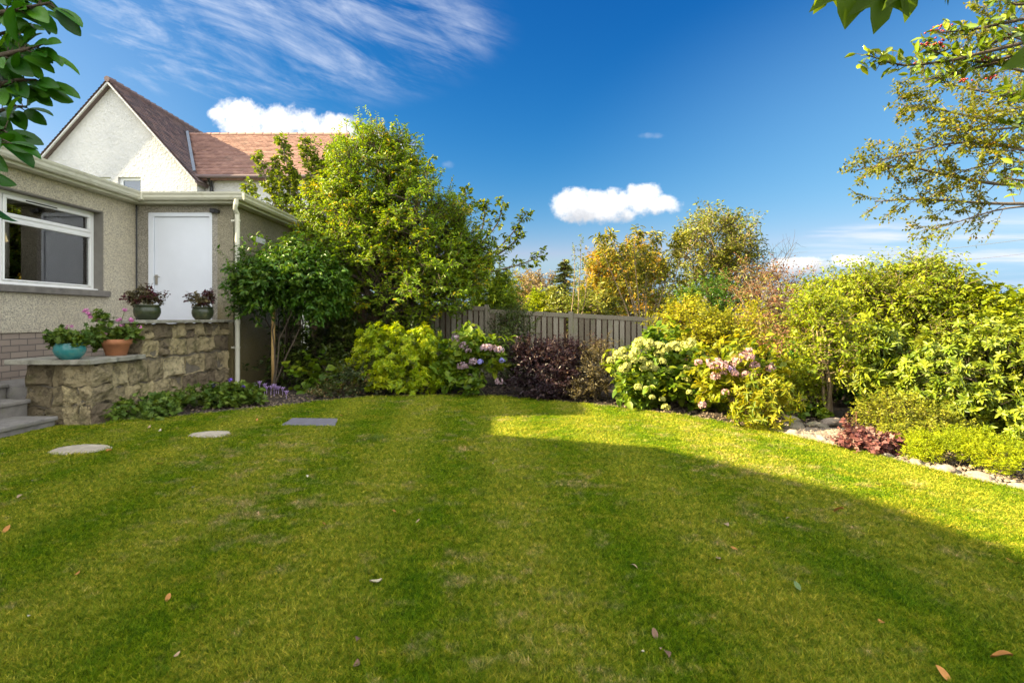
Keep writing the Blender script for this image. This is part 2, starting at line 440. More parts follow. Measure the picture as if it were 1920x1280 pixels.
simple('chair_wood', (0.38, 0.20, 0.12), 0.5, 0.1)
simple('slate', (0.15, 0.14, 0.16), 0.7, 0.12, 12, 0.3, 80)
simple('flagstone', (0.40, 0.345, 0.26), 0.9, 0.2, 14, 0.5, 70, stain=(8, (0.2, 0.18, 0.12, 1), 0.4))
simple('teal_glaze', (0.035, 0.20, 0.20), 0.22, 0.25, 9, stain=(9, (0.10, 0.20, 0.15, 1), 0.7))
simple('terracotta', (0.42, 0.17, 0.075), 0.8, 0.15, 10, 0.1, stain=(7, (0.30, 0.17, 0.10, 1), 0.4))
simple('olive_glaze', (0.030, 0.040, 0.018), 0.32, 0.3, 9, stain=(7, (0.15, 0.14, 0.06, 1), 0.6))
m, t, out = new_mat('fence_wood'); p = pos(t)
a = t.node('ShaderNodeAttribute', attribute_name='rnd').outputs['Fac']
mpf = t.node('ShaderNodeMapping'); t.l.new(p, mpf.inputs[0]); mpf.inputs['Scale'].default_value = (40, 40, 3)
c = t.ramp(a, [(0, (0.15, 0.125, 0.085)), (0.5, (0.235, 0.205, 0.15)), (1, (0.33, 0.30, 0.23))])
c = t.mix(t.m('MULTIPLY', t.noise(mpf.outputs[0], 1.0, 5, 0.6), 0.6), c, (0.11, 0.09, 0.055, 1))
c = t.mix(t.m('MULTIPLY', t.sstep(t.noise(p, 4, 5, 0.65), 0.5, 0.7), 0.55), c, (0.13, 0.15, 0.07, 1))
b = t.node('ShaderNodeBsdfPrincipled'); t.l.new(c, b.inputs['Base Color']); b.inputs['Roughness'].default_value = 0.9
t.l.new(t.bump(t.noise(mpf.outputs[0], 1.0, 4, 0.6), 0.5, 0.01), b.inputs['Normal'])
t.l.new(b.outputs[0], out.inputs[0]); MATS['fence_wood'] = m
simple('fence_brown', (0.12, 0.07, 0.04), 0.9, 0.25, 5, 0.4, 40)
simple('pole_wood', (0.52, 0.34, 0.12), 0.8, 0.25, 12, 0.5, 60, stain=(12, (0.18, 0.10, 0.04, 1), 0.7))
simple('bark', (0.075, 0.055, 0.035), 0.95, 0.3, 12, 0.8, 60)
simple('bark_pale', (0.22, 0.16, 0.09), 0.9, 0.3, 12, 0.6, 60)
simple('bark_grey', (0.12, 0.095, 0.075), 0.9, 0.3, 12, 0.6, 60)
simple('stem_red', (0.30, 0.15, 0.11), 0.8, 0.3, 12, 0.3, 60)
simple('stem_green', (0.16, 0.20, 0.06), 0.7, 0.2, 12)
simple('edging_rock', (0.25, 0.20, 0.155), 0.9, 0.3, 14, 0.8, 50, stain=(9, (0.24, 0.17, 0.12, 1), 0.6))
simple('mossy_rock', (0.20, 0.17, 0.12), 0.9, 0.3, 8, 0.8, 40, stain=(7, (0.16, 0.17, 0.04, 1), 0.8))
simple('wire', (0.10, 0.10, 0.10), 0.5, 0.05)
simple('berry', (0.27, 0.012, 0.012), 0.25, 0.2, 80)
simple('ground_far', (0.07, 0.09, 0.03), 0.95, 0.3, 0.6)
# bricks of the base course
m, t, out = new_mat('pink_brick'); p = pos(t)
sx = t.node('ShaderNodeSeparateXYZ'); t.l.new(p, sx.inputs[0])
br = t.node('ShaderNodeTexBrick'); t.l.new(t.comb(sx.outputs[1], sx.outputs[2], 0), br.inputs['Vector'])
br.inputs['Scale'].default_value = 1.0; br.inputs['Brick Width'].default_value = 0.225; br.inputs['Row Height'].default_value = 0.0765
br.inputs['Mortar Size'].default_value = 0.006; br.inputs['Mortar Smooth'].default_value = 0.2
br.inputs['Color1'].default_value = (0.27, 0.215, 0.175, 1); br.inputs['Color2'].default_value = (0.36, 0.29, 0.23, 1)
br.inputs['Mortar'].default_value = (0.11, 0.10, 0.085, 1)
c = t.mix(t.m('MULTIPLY', t.noise(p, 12, 5, 0.6), 0.35), br.outputs['Color'], (0.20, 0.15, 0.11, 1))
b = t.node('ShaderNodeBsdfPrincipled'); t.l.new(c, b.inputs['Base Color']); b.inputs['Roughness'].default_value = 0.9
t.l.new(t.bump(t.m('SUBTRACT', 1.0, br.outputs['Fac']), 0.6, 0.01), b.inputs['Normal'])
t.l.new(b.outputs[0], out.inputs[0]); MATS['pink_brick'] = m
# window glass
m, t, out = new_mat('glass')
gl = t.node('ShaderNodeBsdfGlossy'); gl.inputs['Roughness'].default_value = 0.01
trn = t.node('ShaderNodeBsdfTransparent'); trn.inputs[0].default_value = (0.93, 0.95, 0.93, 1)
fr = t.node('ShaderNodeFresnel'); fr.inputs[0].default_value = 1.6
mx = t.node('ShaderNodeMixShader'); t.l.new(t.m('ADD', fr.outputs[0], 0.12, clamp=True), mx.inputs[0])
t.l.new(trn.outputs[0], mx.inputs[1]); t.l.new(gl.outputs[0], mx.inputs[2]); t.l.new(mx.outputs[0], out.inputs[0])
MATS['glass'] = m
m, t, out = new_mat('sky_glass')
b = t.node('ShaderNodeBsdfPrincipled'); b.inputs['Base Color'].default_value = (0.05, 0.08, 0.12, 1)
b.inputs['Roughness'].default_value = 0.03; b.inputs['Specular IOR Level'].default_value = 1.0
b.inputs['Coat Weight'].default_value = 1.0
t.l.new(b.outputs[0], out.inputs[0]); MATS['sky_glass'] = m
# ------------------------------------------------------------------ ground
mb = MB(); mb.quad((-400, -400, -0.10), (400, -400, -0.10), (400, 900, -0.10), (-400, 900, -0.10))
tag(mb.build('ground', MATS['ground_far']), kind='structure')
# bed soil, gently uneven
def grid_sheet(name, x0, x1, y0, y1, step, zf, mat):
    nx = int((x1 - x0) / step) + 1; ny = int((y1 - y0) / step) + 1
    X, Y = np.meshgrid(np.linspace(x0, x1, nx), np.linspace(y0, y1, ny))
    Z = zf(X, Y)
    v = np.stack([X.ravel(), Y.ravel(), Z.ravel()], 1)
    i = np.arange(nx * ny).reshape(ny, nx)
    f = np.stack([i[:-1, :-1], i[:-1, 1:], i[1:, 1:], i[1:, :-1]], -1).reshape(-1)
    me = np_mesh(name, v, f, np.full((nx - 1) * (ny - 1), 4), mat, smooth=True)
    return tag(link(name, me), kind='structure')
grid_sheet('soil', -7.5, 9.0, -2.0, 13.0, 0.06,
           lambda X, Y: -0.035 + 0.018 * np.sin(X * 5.1 + 2 * np.sin(Y * 3.3)) * np.sin(Y * 6.3 + 1.7 * np.sin(X * 4.1)) + 0.008 * np.sin(X * 31) * np.sin(Y * 27), MATS['soil'])
edge_px = [(185, 797), (225, 790), (330, 781), (480, 767), (560, 757), (640, 748), (700, 744), (780, 741), (850, 740.5), (930, 743), (1000, 748),
           (1100, 757), (1180, 766), (1250, 776), (1340, 788), (1400, 799), (1460, 811), (1530, 827), (1590, 841), (1650, 855), (1700, 868),
           (1760, 883), (1820, 898), (1900, 915), (1990, 940)]
edge = [G(*e) for e in edge_px]
lawn_poly = [Vector((3.12, 2.5, 0)), Vector((3.0, -1.8, 0)), Vector((-4.66, -1.8, 0)), Vector((-4.66, 5.46, 0))] + edge
LP = np.array([(p.x, p.y) for p in lawn_poly])
def inside(x, y, poly=LP):
    r = np.zeros(x.shape, bool); n = len(poly); j = n - 1
    for i in range(n):
        xi, yi = poly[i]; xj, yj = poly[j]
        c = ((yi > y) != (yj > y)) & (x < (xj - xi) * (y - yi) / (yj - yi + 1e-12) + xi)
        r ^= c; j = i
    return r
def edge_dist(x, y):
    d = np.full(x.shape, 1e9)
    E = [(p.x, p.y) for p in edge]
    for (ax, ay), (bx, by) in zip(E[:-1], E[1:]):
        vx, vy = bx - ax, by - ay
        tt = np.clip(((x - ax) * vx + (y - ay) * vy) / (vx * vx + vy * vy), 0, 1)
        d = np.minimum(d, np.hypot(x - ax - tt * vx, y - ay - tt * vy))
    return d
mb = MB(); mb.prism([(p.x, p.y, -0.06) for p in lawn_poly], (0, 0, 0.06))
tag(mb.build('lawn', MATS['lawn_turf']), kind='structure')
# real grass blades, denser towards the viewer
rng = np.random.default_rng(3)
N = 1750000
Yb = 1.35 * (7.7 / 1.35) ** rng.random(N)                       # density falls with distance
Xb = (rng.random(N) * 2 - 1) * np.minimum(Yb * 1.12 + 0.6, 5.2)
ok = inside(Xb, Yb)
disc = [(G(150, 844), 0.225), (G(395, 815.5), 0.185)]
for c_, r_ in disc: ok &= np.hypot(Xb - c_.x, (Yb - c_.y) / 0.74) > r_ * (0.86 + 0.14 * rng.random(N))
sl = [G(527, 798), G(628, 799.5), G(634, 786), G(548, 785)]
ok &= ~inside(Xb, Yb, np.array([(p.x, p.y) for p in sl]))
Xb, Yb = Xb[ok], Yb[ok]; N = len(Xb)
h = (0.006 + 0.010 * rng.random(N)) * (1 + 0.5 * (np.sin(Xb * 7.1 + 3 * np.sin(Yb * 5.3)) * np.sin(Yb * 8.7) > 0.5))
for c_, r_ in disc:
    q_ = np.hypot(Xb - c_.x, (Yb - c_.y) / 0.74); h = np.where(q_ < r_ * 1.16, h * 1.9, h)
ed = edge_dist(Xb, Yb); h = np.where(ed < 0.05, h * 1.7, h)
ins = inside(Xb, Yb, np.array([(p.x * 1.0 + (p.x + 2.0) * .06, p.y + (p.y - 5.55) * .25) for p in sl])); h = np.where(ins, h * 1.7, h)
w = (0.0012 + 0.0011 * rng.random(N)) * np.clip(Yb / 2.2, 1, 3.2)
an = rng.random(N) * 2 * np.pi; la = rng.random(N) * 2 * np.pi; ln = h * (0.2 + 1.8 * rng.random(N))
v = np.zeros((N, 3, 3), np.float32)
v[:, 0, 0] = Xb - w * np.cos(an); v[:, 0, 1] = Yb - w * np.sin(an)
v[:, 1, 0] = Xb + w * np.cos(an); v[:, 1, 1] = Yb + w * np.sin(an)
v[:, 2, 0] = Xb + ln * np.cos(la); v[:, 2, 1] = Yb + ln * np.sin(la); v[:, 2, 2] = h
me = np_mesh('grass', v.reshape(-1, 3), np.arange(N * 3), np.full(N, 3), MATS['grass_blade'], attr=np.repeat(rng.random(N), 3))
tag(link('grass', me), 'short mown green grass with straw coloured patches covering the lawn', 'grass', kind='stuff')
del v

# gravel path mouth on the right: bed of small pebbles
gp = [G(1488, 818), G(1598, 843), G(1625, 822), G(1590, 806), G(1500, 803)]
mb = MB(); mb.prism([(p.x, p.y, -0.02) for p in gp], (0, 0, 0.022))
tag(mb.build('gravel_path', MATS['soil']), kind='structure')
def pebble_mesh(seed, sx, sy, sz, sub=1, jit=0.18):
    import bmesh
    bm = bmesh.new(); bmesh.ops.create_icosphere(bm, subdivisions=sub, radius=1.0)
    r = random.Random(seed); ph = [r.random() * 6 for _ in range(6)]
    for v_ in bm.verts:
        c = v_.co; k = 1 + jit * (math.sin(c.x * 2.3 + ph[0]) * math.cos(c.y * 2.9 + ph[1]) + 0.6 * math.sin(c.z * 4 + ph[2] + c.x * 3) + 0.35 * math.sin(c.y * 7 + ph[3]))
        v_.co = Vector((c.x * sx, c.y * sy, max(c.z, -0.45) * sz)) * k
    vs = np.array([v_.co[:] for v_ in bm.verts]); fs = np.array([[x.index for x in f.verts] for f in bm.faces]); bm.free()
    return vs, fs
def scatter_pebbles(name, pts, size, mat, seed=1):
    r = np.random.default_rng(seed); V = []; F = []; A = []; b = 0
    kinds = [pebble_mesh(i, 1, 0.75, 0.6) for i in range(5)]
    for q in pts:
        vs, fs = kinds[r.integers(5)]; s = size * (0.6 + 0.8 * r.random()); a_ = r.random() * 6.28
        c, s_ = math.cos(a_), math.sin(a_)
        w_ = vs * s; w_ = np.stack([w_[:, 0] * c - w_[:, 1] * s_, w_[:, 0] * s_ + w_[:, 1] * c, w_[:, 2]], 1) + np.array(q)
        V.append(w_); F.append(fs + b); b += len(vs); A.append(np.full(len(vs), r.random()))
    F = np.concatenate(F)
    return np_mesh(name, np.concatenate(V), F.ravel(), np.full(len(F), 3), mat, attr=np.concatenate(A), smooth=True)
def rnd_mat(name, cols, rough=0.85):
    m, t, out = new_mat(name)
    a = t.node('ShaderNodeAttribute', attribute_name='rnd').outputs['Fac']
    c = t.ramp(a, cols); p = pos(t)
    c = t.mix(t.m('MULTIPLY', t.noise(p, 40, 4, 0.6), 0.4), c, (0.2, 0.17, 0.13, 1))
    b = t.node('ShaderNodeBsdfPrincipled'); t.l.new(c, b.inputs['Base Color']); b.inputs['Roughness'].default_value = rough
    t.l.new(b.outputs[0], out.inputs[0]); MATS[name] = m; return m
rnd_mat('pebbles', [(0, (0.10, 0.07, 0.05)), (0.5, (0.20, 0.155, 0.115)), (1, (0.32, 0.265, 0.21))])
rnd_mat('mulch', [(0, (0.04, 0.025, 0.015)), (0.6, (0.12, 0.08, 0.05)), (1, (0.30, 0.22, 0.13))])
GPA = np.array([(p.x, p.y) for p in gp])
rr = np.random.default_rng(8)
q = np.stack([rr.uniform(GPA[:, 0].min(), GPA[:, 0].max(), 5000), rr.uniform(GPA[:, 1].min(), GPA[:, 1].max(), 5000)], 1)
q = q[inside(q[:, 0], q[:, 1], GPA)]
tag(link('gravel', scatter_pebbles('gravel', [(a_, b_, 0.006) for a_, b_ in q], 0.016, MATS['pebbles'])),
    'pale beige gravel spilling over the path mouth beside the lawn', 'gravel', kind='stuff')
# small stones and chips along the inner side of the edging
pts = []
for _ in range(900):
    tt = rr.random(); k_ = min(int(tt * 9), 8); e0 = edge[15 + k_ if 15 + k_ < 24 else 23]; e1 = edge[min(16 + k_, 24)]
    f_ = rr.random(); bse = e0.lerp(e1, f_); nrm = Vector((e1.y - e0.y, -(e1.x - e0.x), 0)).normalized()
    if nrm.x < 0: nrm = -nrm
    o_ = bse + nrm * (0.03 + abs(rr.normal()) * 0.14); pts.append((o_.x, o_.y, -0.012))
tag(link('stone_chips', scatter_pebbles('stone_chips', pts, 0.017, MATS['pebbles'], 4)),
    'small stone chips scattered between the edging stones and the plants', 'stone chips', kind='stuff')
# mulch crumbs on the bed, near the lawn edge
pts = []
for _ in range(7000):
    k_ = rr.integers(0, len(edge) - 1); bse = edge[k_].lerp(edge[k_ + 1], rr.random())
    nrm = Vector((-(edge[k_ + 1].y - edge[k_].y), edge[k_ + 1].x - edge[k_].x, 0)).normalized()
    o_ = bse + nrm * (0.02 + rr.random() ** 1.3 * 1.2); pts.append((o_.x, o_.y, -0.02))
tag(link('mulch', scatter_pebbles('mulch', pts, 0.013, MATS['mulch'], 5)),
    'dark crumbly mulch and bits of bark lying on the bed', 'mulch', kind='stuff')

# ------------------------------------------------------------------ patio and steps by the house
mb = MB(); mb.box((-6.01, 5.72, -0.08), (-4.74, 8.53, 0.36))
tag(mb.build('patio', MATS['step_concrete']), kind='structure')
def step(x0, x1, y0, y1, z0, z1, lab):
    t_ = empty('garden_step', ((x0 + x1) / 2, y1, z0), lab, 'step', 'steps up to the patio')
    a_ = MB(); a_.box((x0, y0, z0), (x1, y1, z1 - 0.045)); a_.build('riser', MATS['step_concrete'], t_, bevel=0.008)
    a_ = MB(); a_.box((x0 - 0.0, y0, z1 - 0.043), (x1 + 0.025, y1 + 0.015, z1)); a_.build('tread', MATS['step_concrete'], t_, bevel=0.012)
step(-5.08, -4.66, 3.6, 5.44, -0.06, 0.10, 'lowest stone step beside the lawn, at the left of the stone wall')
step(-5.40, -5.085, 3.6, 5.60, -0.06, 0.25, 'mossy middle stone step between the lowest step and the wall end')
step(-6.00, -5.405, 3.6, 5.70, -0.06, 0.40, 'top stone step at the left edge, below the brick base')

# ------------------------------------------------------------------ garden wall of rock-faced stone
def stone_block(V, F, A, o, ux, uz, n_, w_, h_, r_, depth=0.032):
    """rock faced block: subdivided front bulging along n_, with sides"""
    k = 9; b0 = len(V); a_ = r_.random() ** 1.1; ph = [r_.random() * 6.3 for _ in range(4)]
    bul = depth * (0.5 + 1.1 * r_.random()); tx, tz = (r_.random() - .5) * 1.1, (r_.random() - .5) * 1.1; fa, fb, fk = r_.random(), r_.random(), r_.uniform(-2, 2)
    for i in range(k):
        for j in range(k):
            s, t_ = i / (k - 1), j / (k - 1)
            e = min(s, 1 - s, t_, 1 - t_)
            d = bul * min(1, e * 7.5) ** 0.7 * (1 + tx * (s - .5) + tz * (t_ - .5)) - (abs((s - fa) * 1.0 + (t_ - fb) * fk) * 0.030 if e > 0 else 0)
            d += (0.008 * math.sin(s * 7 + ph[0] + t_ * 3) * math.sin(t_ * 8 + ph[1]) + 0.014 * (r_.random() - .5)) * (e > 0)
            js = (0.014 * math.sin(t_ * 5 + ph[2]) if i in (0, k - 1) else 0); jt = (0.014 * math.sin(s * 6 + ph[3]) if j in (0, k - 1) else 0)
            q_ = o + ux * (s * w_ + js) + uz * (t_ * h_ + jt) + n_ * d
            V.append(tuple(q_)); A.append(a_)
    for i in range(k - 1):
        for j in range(k - 1):
            q_ = b0 + i * k + j; F.append((q_, q_ + k, q_ + k + 1, q_ + 1))
    rim = [b0 + i * k for i in range(k)] + [b0 + (k - 1) * k + j for j in range(1, k)] + [b0 + i * k + k - 1 for i in range(k - 2, -1, -1)] + [b0 + j for j in range(k - 2, 0, -1)]
    b1 = len(V)
    for idx in rim: V.append(tuple(Vector(V[idx]) - n_ * 0.05)); A.append(a_)
    m_ = len(rim)
    for i in range(m_): F.append((rim[i], rim[(i + 1) % m_], b1 + (i + 1) % m_, b1 + i))
def stone_face(V, F, A, o, ux, uz, n_, L, H, courses, seed, wmin=0.16, wmax=0.42):
    r_ = random.Random(seed); z = 0
    for ch in courses:
        ch = min(ch, H - z)
        if ch < 0.04: break
        x = 0
        while x < L - 0.01:
            w_ = min(r_.uniform(wmin, wmax), L - x)
            if L - x - w_ < 0.10: w_ = L - x
            if w_ < 0.24 and ch > 0.17 and r_.random() < 0.3:      # two snecks
                stone_block(V, F, A, o + ux * (x + .006) + uz * (z + .006), ux, uz, n_, w_ - .012, ch / 2 - .012, r_)
                stone_block(V, F, A, o + ux * (x + .006) + uz * (z + ch / 2 + .006), ux, uz, n_, w_ - .012, ch / 2 - .012, r_)
            else:
                stone_block(V, F, A, o + ux * (x + .006) + uz * (z + .006), ux, uz, n_, w_ - .012, ch - .012, r_)
            x += w_
        z += ch
def build_stone(name, faces, parent):
    V, F, A = [], [], []
    for f in faces: stone_face(V, F, A, *f)
    me = bpy.data.meshes.new(name); me.from_pydata(V, [], F); me.update()
    a_ = me.attributes.new('rnd', 'FLOAT', 'POINT'); a_.data.foreach_set('value', A)
    me.materials.append(MATS['rubble_stone'])
    return link(name, me, parent)
X_, Y_, Z_ = Vector((1, 0, 0)), Vector((0, 1, 0)), Vector((0, 0, 1))
wl = empty('stone_wall', (-4.6, 7.0, -0.05), 'stepped brown sandstone garden wall of rock-faced blocks beside the patio', 'wall')
mb = MB(); mb.box((-4.72, 6.44, -0.08), (-4.478, 8.40, 1.02)); mb.box((-5.18, 5.718, -0.08), (-4.74, 6.44, 0.60)); mb.box((-4.70, 5.618, -0.08), (-4.478, 6.42, 0.60))
mb.build('core', MATS['mortar'], wl)
build_stone('stone_facing', [
    (Vector((-4.46, 5.92, -0.05)), Y_, Z_, X_, 2.46, 0.66, [0.17, 0.20, 0.27], 11, 0.2, 0.5),
    (Vector((-4.46, 6.43, 0.61)), Y_, Z_, X_, 1.95, 0.42, [0.22, 0.20], 5, 0.15, 0.4),
    (Vector((-4.72, 6.42, 0.66)), X_, Z_, -Y_, 0.26, 0.37, [0.19, 0.18], 7, 0.2, 0.3),
    (Vector((-5.20, 5.70, -0.05)), X_, Z_, -Y_, 0.48, 0.66, [0.2, 0.22, 0.24], 9, 0.14, 0.3),
    (Vector((-4.72, 5.60, -0.05)), X_, Z_, -Y_, 0.30, 0.66, [0.24, 0.19, 0.23], 13, 0.13, 0.3),
    (Vector((-4.42, 5.60, -0.05)), Y_, Z_, X_, 0.31, 0.66, [0.24, 0.19, 0.23], 15, 0.15, 0.32)], wl)
def slab(name, poly, z0, z1, mat, parent, seed=0, jag=0.012):
    r_ = random.Random(seed); pts = []
    n = len(poly)
    for i in range(n):
        a_, b_ = Vector(poly[i]), Vector(poly[(i + 1) % n]); L = (b_ - a_).length; k = max(1, int(L / 0.06))
        for j in range(k):
            q_ = a_.lerp(b_, j / k)
            if j: q_ += Vector((r_.uniform(-jag, jag), r_.uniform(-jag, jag)))
            pts.append((q_.x, q_.y, z0))
    mb = MB(); mb.prism(pts, (0, 0, z1 - z0)); return mb.build(name, mat, parent, bevel=0.006)
slab('coping', [(-5.26, 5.52), (-4.38, 5.52), (-4.37, 6.02), (-4.40, 6.41), (-4.78, 6.41), (-4.80, 6.12), (-5.26, 6.05)], 0.615, 0.665, MATS['coping'], wl, 3)
slab('coping', [(-4.82, 6.36), (-4.37, 6.36), (-4.37, 7.38), (-4.76, 7.38)], 1.035, 1.075, MATS['coping'], wl, 4)
slab('coping', [(-4.76, 7.385), (-4.37, 7.385), (-4.37, 8.40), (-4.76, 8.40)], 1.036, 1.074, MATS['coping'], wl, 5)

# ------------------------------------------------------------------ bungalow
hs_ = empty('bungalow', (-6.01, 8.53, 0), 'cream roughcast bungalow with flat eaves, white door and patio window at the left', 'house')
WX, DY, AX = -6.01, 8.53, -4.46          # left wall plane, door wall plane, annex side plane
OY0, OY1, OZ0, OZ1 = 3.40, 7.85, 1.50, 2.66      # window opening, widened out of view to let more light into the room
mb = MB()
mb.box((WX - 0.25, -7.0, 0.92), (WX, OY0, 2.90)); mb.box((WX - 0.25, OY1, 0.92), (WX, DY - 0.004, 2.90))
mb.box((WX - 0.25, OY0, OZ1), (WX, OY1, 2.90)); mb.box((WX - 0.25, OY0, 0.92), (WX, OY1, OZ0 - 0.09))
mb.build('wall', MATS['drydash'], hs_)
mb = MB(); mb.box((WX - 0.25, -7.0, -0.1), (WX - 0.02, DY - 0.004, 0.918)); mb.build('brick_base', MATS['pink_brick'], hs_)
# annex front with door opening
DX0, DX1, DZ0, DZ1 = (279 - 960) / 1000 * DY, (398 - 960) / 1000 * DY, 0.40, EYE + (596 - 399) / 1000 * DY
mb = MB(); mb.box((WX - 0.25, DY, -0.1), (DX0, DY + 0.25, 2.90)); mb.box((DX1, DY, -0.1), (AX - 0.003, DY + 0.25, 2.90)); mb.box((DX0, DY, DZ1), (DX1, DY + 0.25, 2.90))
mb.box((DX0, DY, -0.1), (DX1, DY + 0.25, DZ0))
mb.build('annex_front', MATS['drydash_grey'], hs_)
mb = MB(); mb.box((AX - 0.25, DY - 0.001, -0.1), (AX, 11.3, 2.90)); mb.box((-9.0, 11.05, -0.1), (AX - 0.25, 11.3, 2.90)); mb.build('side_wall', MATS['side_render'], hs_)
mb = MB(); mb.box((-6.9, DY + 0.25, 0.3), (AX - 0.26, 11.0, 0.35)); mb.build('floor', MATS['room_floor'], hs_)
# small high vent in the side wall
mb = MB(); mb.box((AX, 9.30, 2.42), (AX + 0.012, 9.62, 2.52)); mb.build('air_vent', MATS['upvc'], hs_)
# flat roof, fascia, gutters
mb = MB(); mb.box((-12.5, -7.2, 3.00), (WX + 0.16, 11.4, 3.075)); mb.box((WX + 0.16, DY - 0.16, 3.0), (AX + 0.16, 11.4, 3.075))
mb.build('flat_roof', MATS['grey_roof'], hs_)
mb = MB(); mb.box((WX - 0.25, -7.2, 2.905), (WX + 0.16, DY - 0.165, 2.935)); mb.box((WX - 0.2, DY - 0.16, 2.905), (AX + 0.16, DY + 0.2, 2.936)); mb.box((AX - 0.2, DY + 0.2, 2.904), (AX + 0.16, 11.4, 2.934))
mb.build('soffit', MATS['cream_paint'], hs_)
mb = MB(); mb.box((WX + 0.14, -7.2, 2.935), (WX + 0.165, DY - 0.14, 3.0)); mb.box((WX + 0.165, DY - 0.165, 2.936), (AX + 0.14, DY - 0.14, 3.0)); mb.box((AX + 0.14, DY - 0.165, 2.935), (AX + 0.165, 11.4, 3.0))
mb.build('fascia', MATS['cream_paint'], hs_)
def gutter(a_, b_, out_, parent):
    """ogee gutter from a_ to b_, bulging along out_"""
    prof = [(0, 0.10), (0, 0.0), (0.025, -0.02), (0.06, -0.012), (0.082, 0.02), (0.085, 0.05), (0.10, 0.075), (0.105, 0.10), (0.095, 0.10), (0.09, 0.078),
            (0.075, 0.052), (0.07, 0.025), (0.055, 0.0), (0.03, -0.008), (0.012, 0.01), (0.012, 0.10)]
    a_, b_, out_ = Vector(a_), Vector(b_), Vector(out_)
    mb = MB(); mb.prism([a_ + out_ * x + Vector((0, 0, z)) for x, z in prof], b_ - a_); return mb
gx = WX + 0.167; gy = DY - 0.167
gutter((gx, -7.2, 2.955), (gx, gy - 0.105, 2.955), (1, 0, 0), hs_).build('gutter', MATS['cream_pipe'], hs_)
gutter((gx + 0.0, gy, 2.955), (AX + 0.167 + 0.10, gy, 2.955), (0, -1, 0), hs_).build('gutter', MATS['cream_pipe'], hs_)
gutter((AX + 0.167, gy, 2.957), (AX + 0.167, 11.4, 2.957), (1, 0, 0), hs_).build('gutter', MATS['cream_pipe'], hs_)
mb = MB(); mb.box((gx - 0.0, gy - 0.115, 2.93), (gx + 0.115, gy + 0.0, 3.062)); mb.build('gutter_joint', MATS['cream_pipe'], hs_, bevel=0.01)
# black cable in the inner corner
mb = MB(); mb.tube([(WX + 0.012, DY - 0.012, 0.95), (WX + 0.012, DY - 0.012, 2.9)], 0.010, 6); mb.build('cable', MATS['black_plastic'], hs_)
# downpipe
dxp = (446 - 960) / 1000 * (DY - 0.10)
mb = MB(); mb.tube([(dxp + 0.04, gy - 0.05, 2.95), (dxp + 0.03, gy - 0.05, 2.87), (dxp + 0.0, gy - 0.02, 2.80), (dxp, gy + 0.045, 2.74), (dxp, gy + 0.055, 2.6), (dxp, gy + 0.055, 0.02)], 0.036, 14)
for z in (1.0, 1.9): mb.tube([(dxp, gy + 0.055, z), (dxp, gy + 0.055, z + 0.07)], 0.042, 14)
dp = mb.build('downpipe', MATS['cream_pipe'], hs_, smooth=False)
mb = MB()
for z in (0.62, 1.45, 2.62):
    mb = MB(); mb.box((dxp - 0.10, gy + 0.05, z), (dxp, gy + 0.075, z + 0.03)); mb.tube([(dxp, gy + 0.055, z), (dxp, gy + 0.055, z + 0.03)], 0.043, 14)
    mb.build('pipe_bracket', MATS['cream_pipe'], dp)
# door
d_ = MB(); d_.box((DX0, DY - 0.015, DZ0), (DX0 + 0.085, DY + 0.06, DZ1)); d_.box((DX1 - 0.04, DY - 0.015, DZ0), (DX1, DY + 0.06, DZ1)); d_.box((DX0 + 0.085, DY - 0.015, DZ1 - 0.065), (DX1 - 0.04, DY + 0.06, DZ1))
d_.build('door_frame', MATS['white_paint'], hs_, bevel=0.004)
d_ = MB(); d_.box((DX0 + 0.090, DY + 0.008, DZ0 + 0.01), (DX1 - 0.045, DY + 0.05, DZ1 - 0.070)); door = d_.build('door', MATS['white_paint'], hs_, bevel=0.003)
hx, hz = (293 - 960) / 1000 * DY, EYE + (596 - 523) / 1000 * DY
d_ = MB(); d_.box((hx - 0.018, DY - 0.004, hz - 0.09), (hx + 0.022, DY + 0.008, hz + 0.07)); d_.tube([(hx, DY, hz + 0.035), (hx, DY - 0.045, hz + 0.035), (hx + 0.09, DY - 0.05, hz + 0.03)], 0.009, 8)
d_.build('door_handle', MATS['steel'], door)
# security light over the door
sx_, sz_ = (403 - 960) / 1000 * DY, EYE + (596 - 396) / 1000 * DY
sl_ = empty('security_light', (sx_, DY, sz_), 'small black security light with round sensor beside the top corner of the white door', 'light')
d_ = MB(); d_.box((sx_ - 0.05, DY - 0.07, sz_ - 0.03), (sx_ + 0.02, DY, sz_ + 0.035)); d_.build('lamp_housing', MATS['black_plastic'], sl_, bevel=0.006)
d_ = MB(); d_.tube([(sx_ + 0.055, DY, sz_ - 0.005), (sx_ + 0.055, DY - 0.07, sz_ - 0.012)], [0.03, 0.034], 14); d_.build('sensor', MATS['black_plastic'], sl_)
# patio window in the left wall
FX = WX - 0.13
w_ = empty('patio_window_frame', (0, 0, 0), None, None); bpy.data.objects.remove(w_)
def bar(y0, y1, z0, z1, dp=0.07, x=FX): b_ = MB(); b_.box((x - dp, y0, z0), (x, y1, z1)); return b_
fm = MB()
for (y0, y1, z0, z1) in [(OY0, OY1 - 0.02, OZ1 - 0.055, OZ1 - 0.005), (OY0, OY1 - 0.02, OZ0, OZ0 + 0.05), (OY0, OY0 + 0.055, OZ0 + 0.05, OZ1 - 0.055),
                         (OY1 - 0.075, OY1 - 0.02, OZ0 + 0.05, OZ1 - 0.055), (6.34, 6.42, OZ0 + 0.05, OZ1 - 0.055), (4.86, 4.94, OZ0 + 0.05, OZ1 - 0.055)]:
    fm.box((FX - 0.07, y0, z0), (FX, y1, z1))
win = fm.build('window', MATS['upvc'], hs_, bevel=0.004)
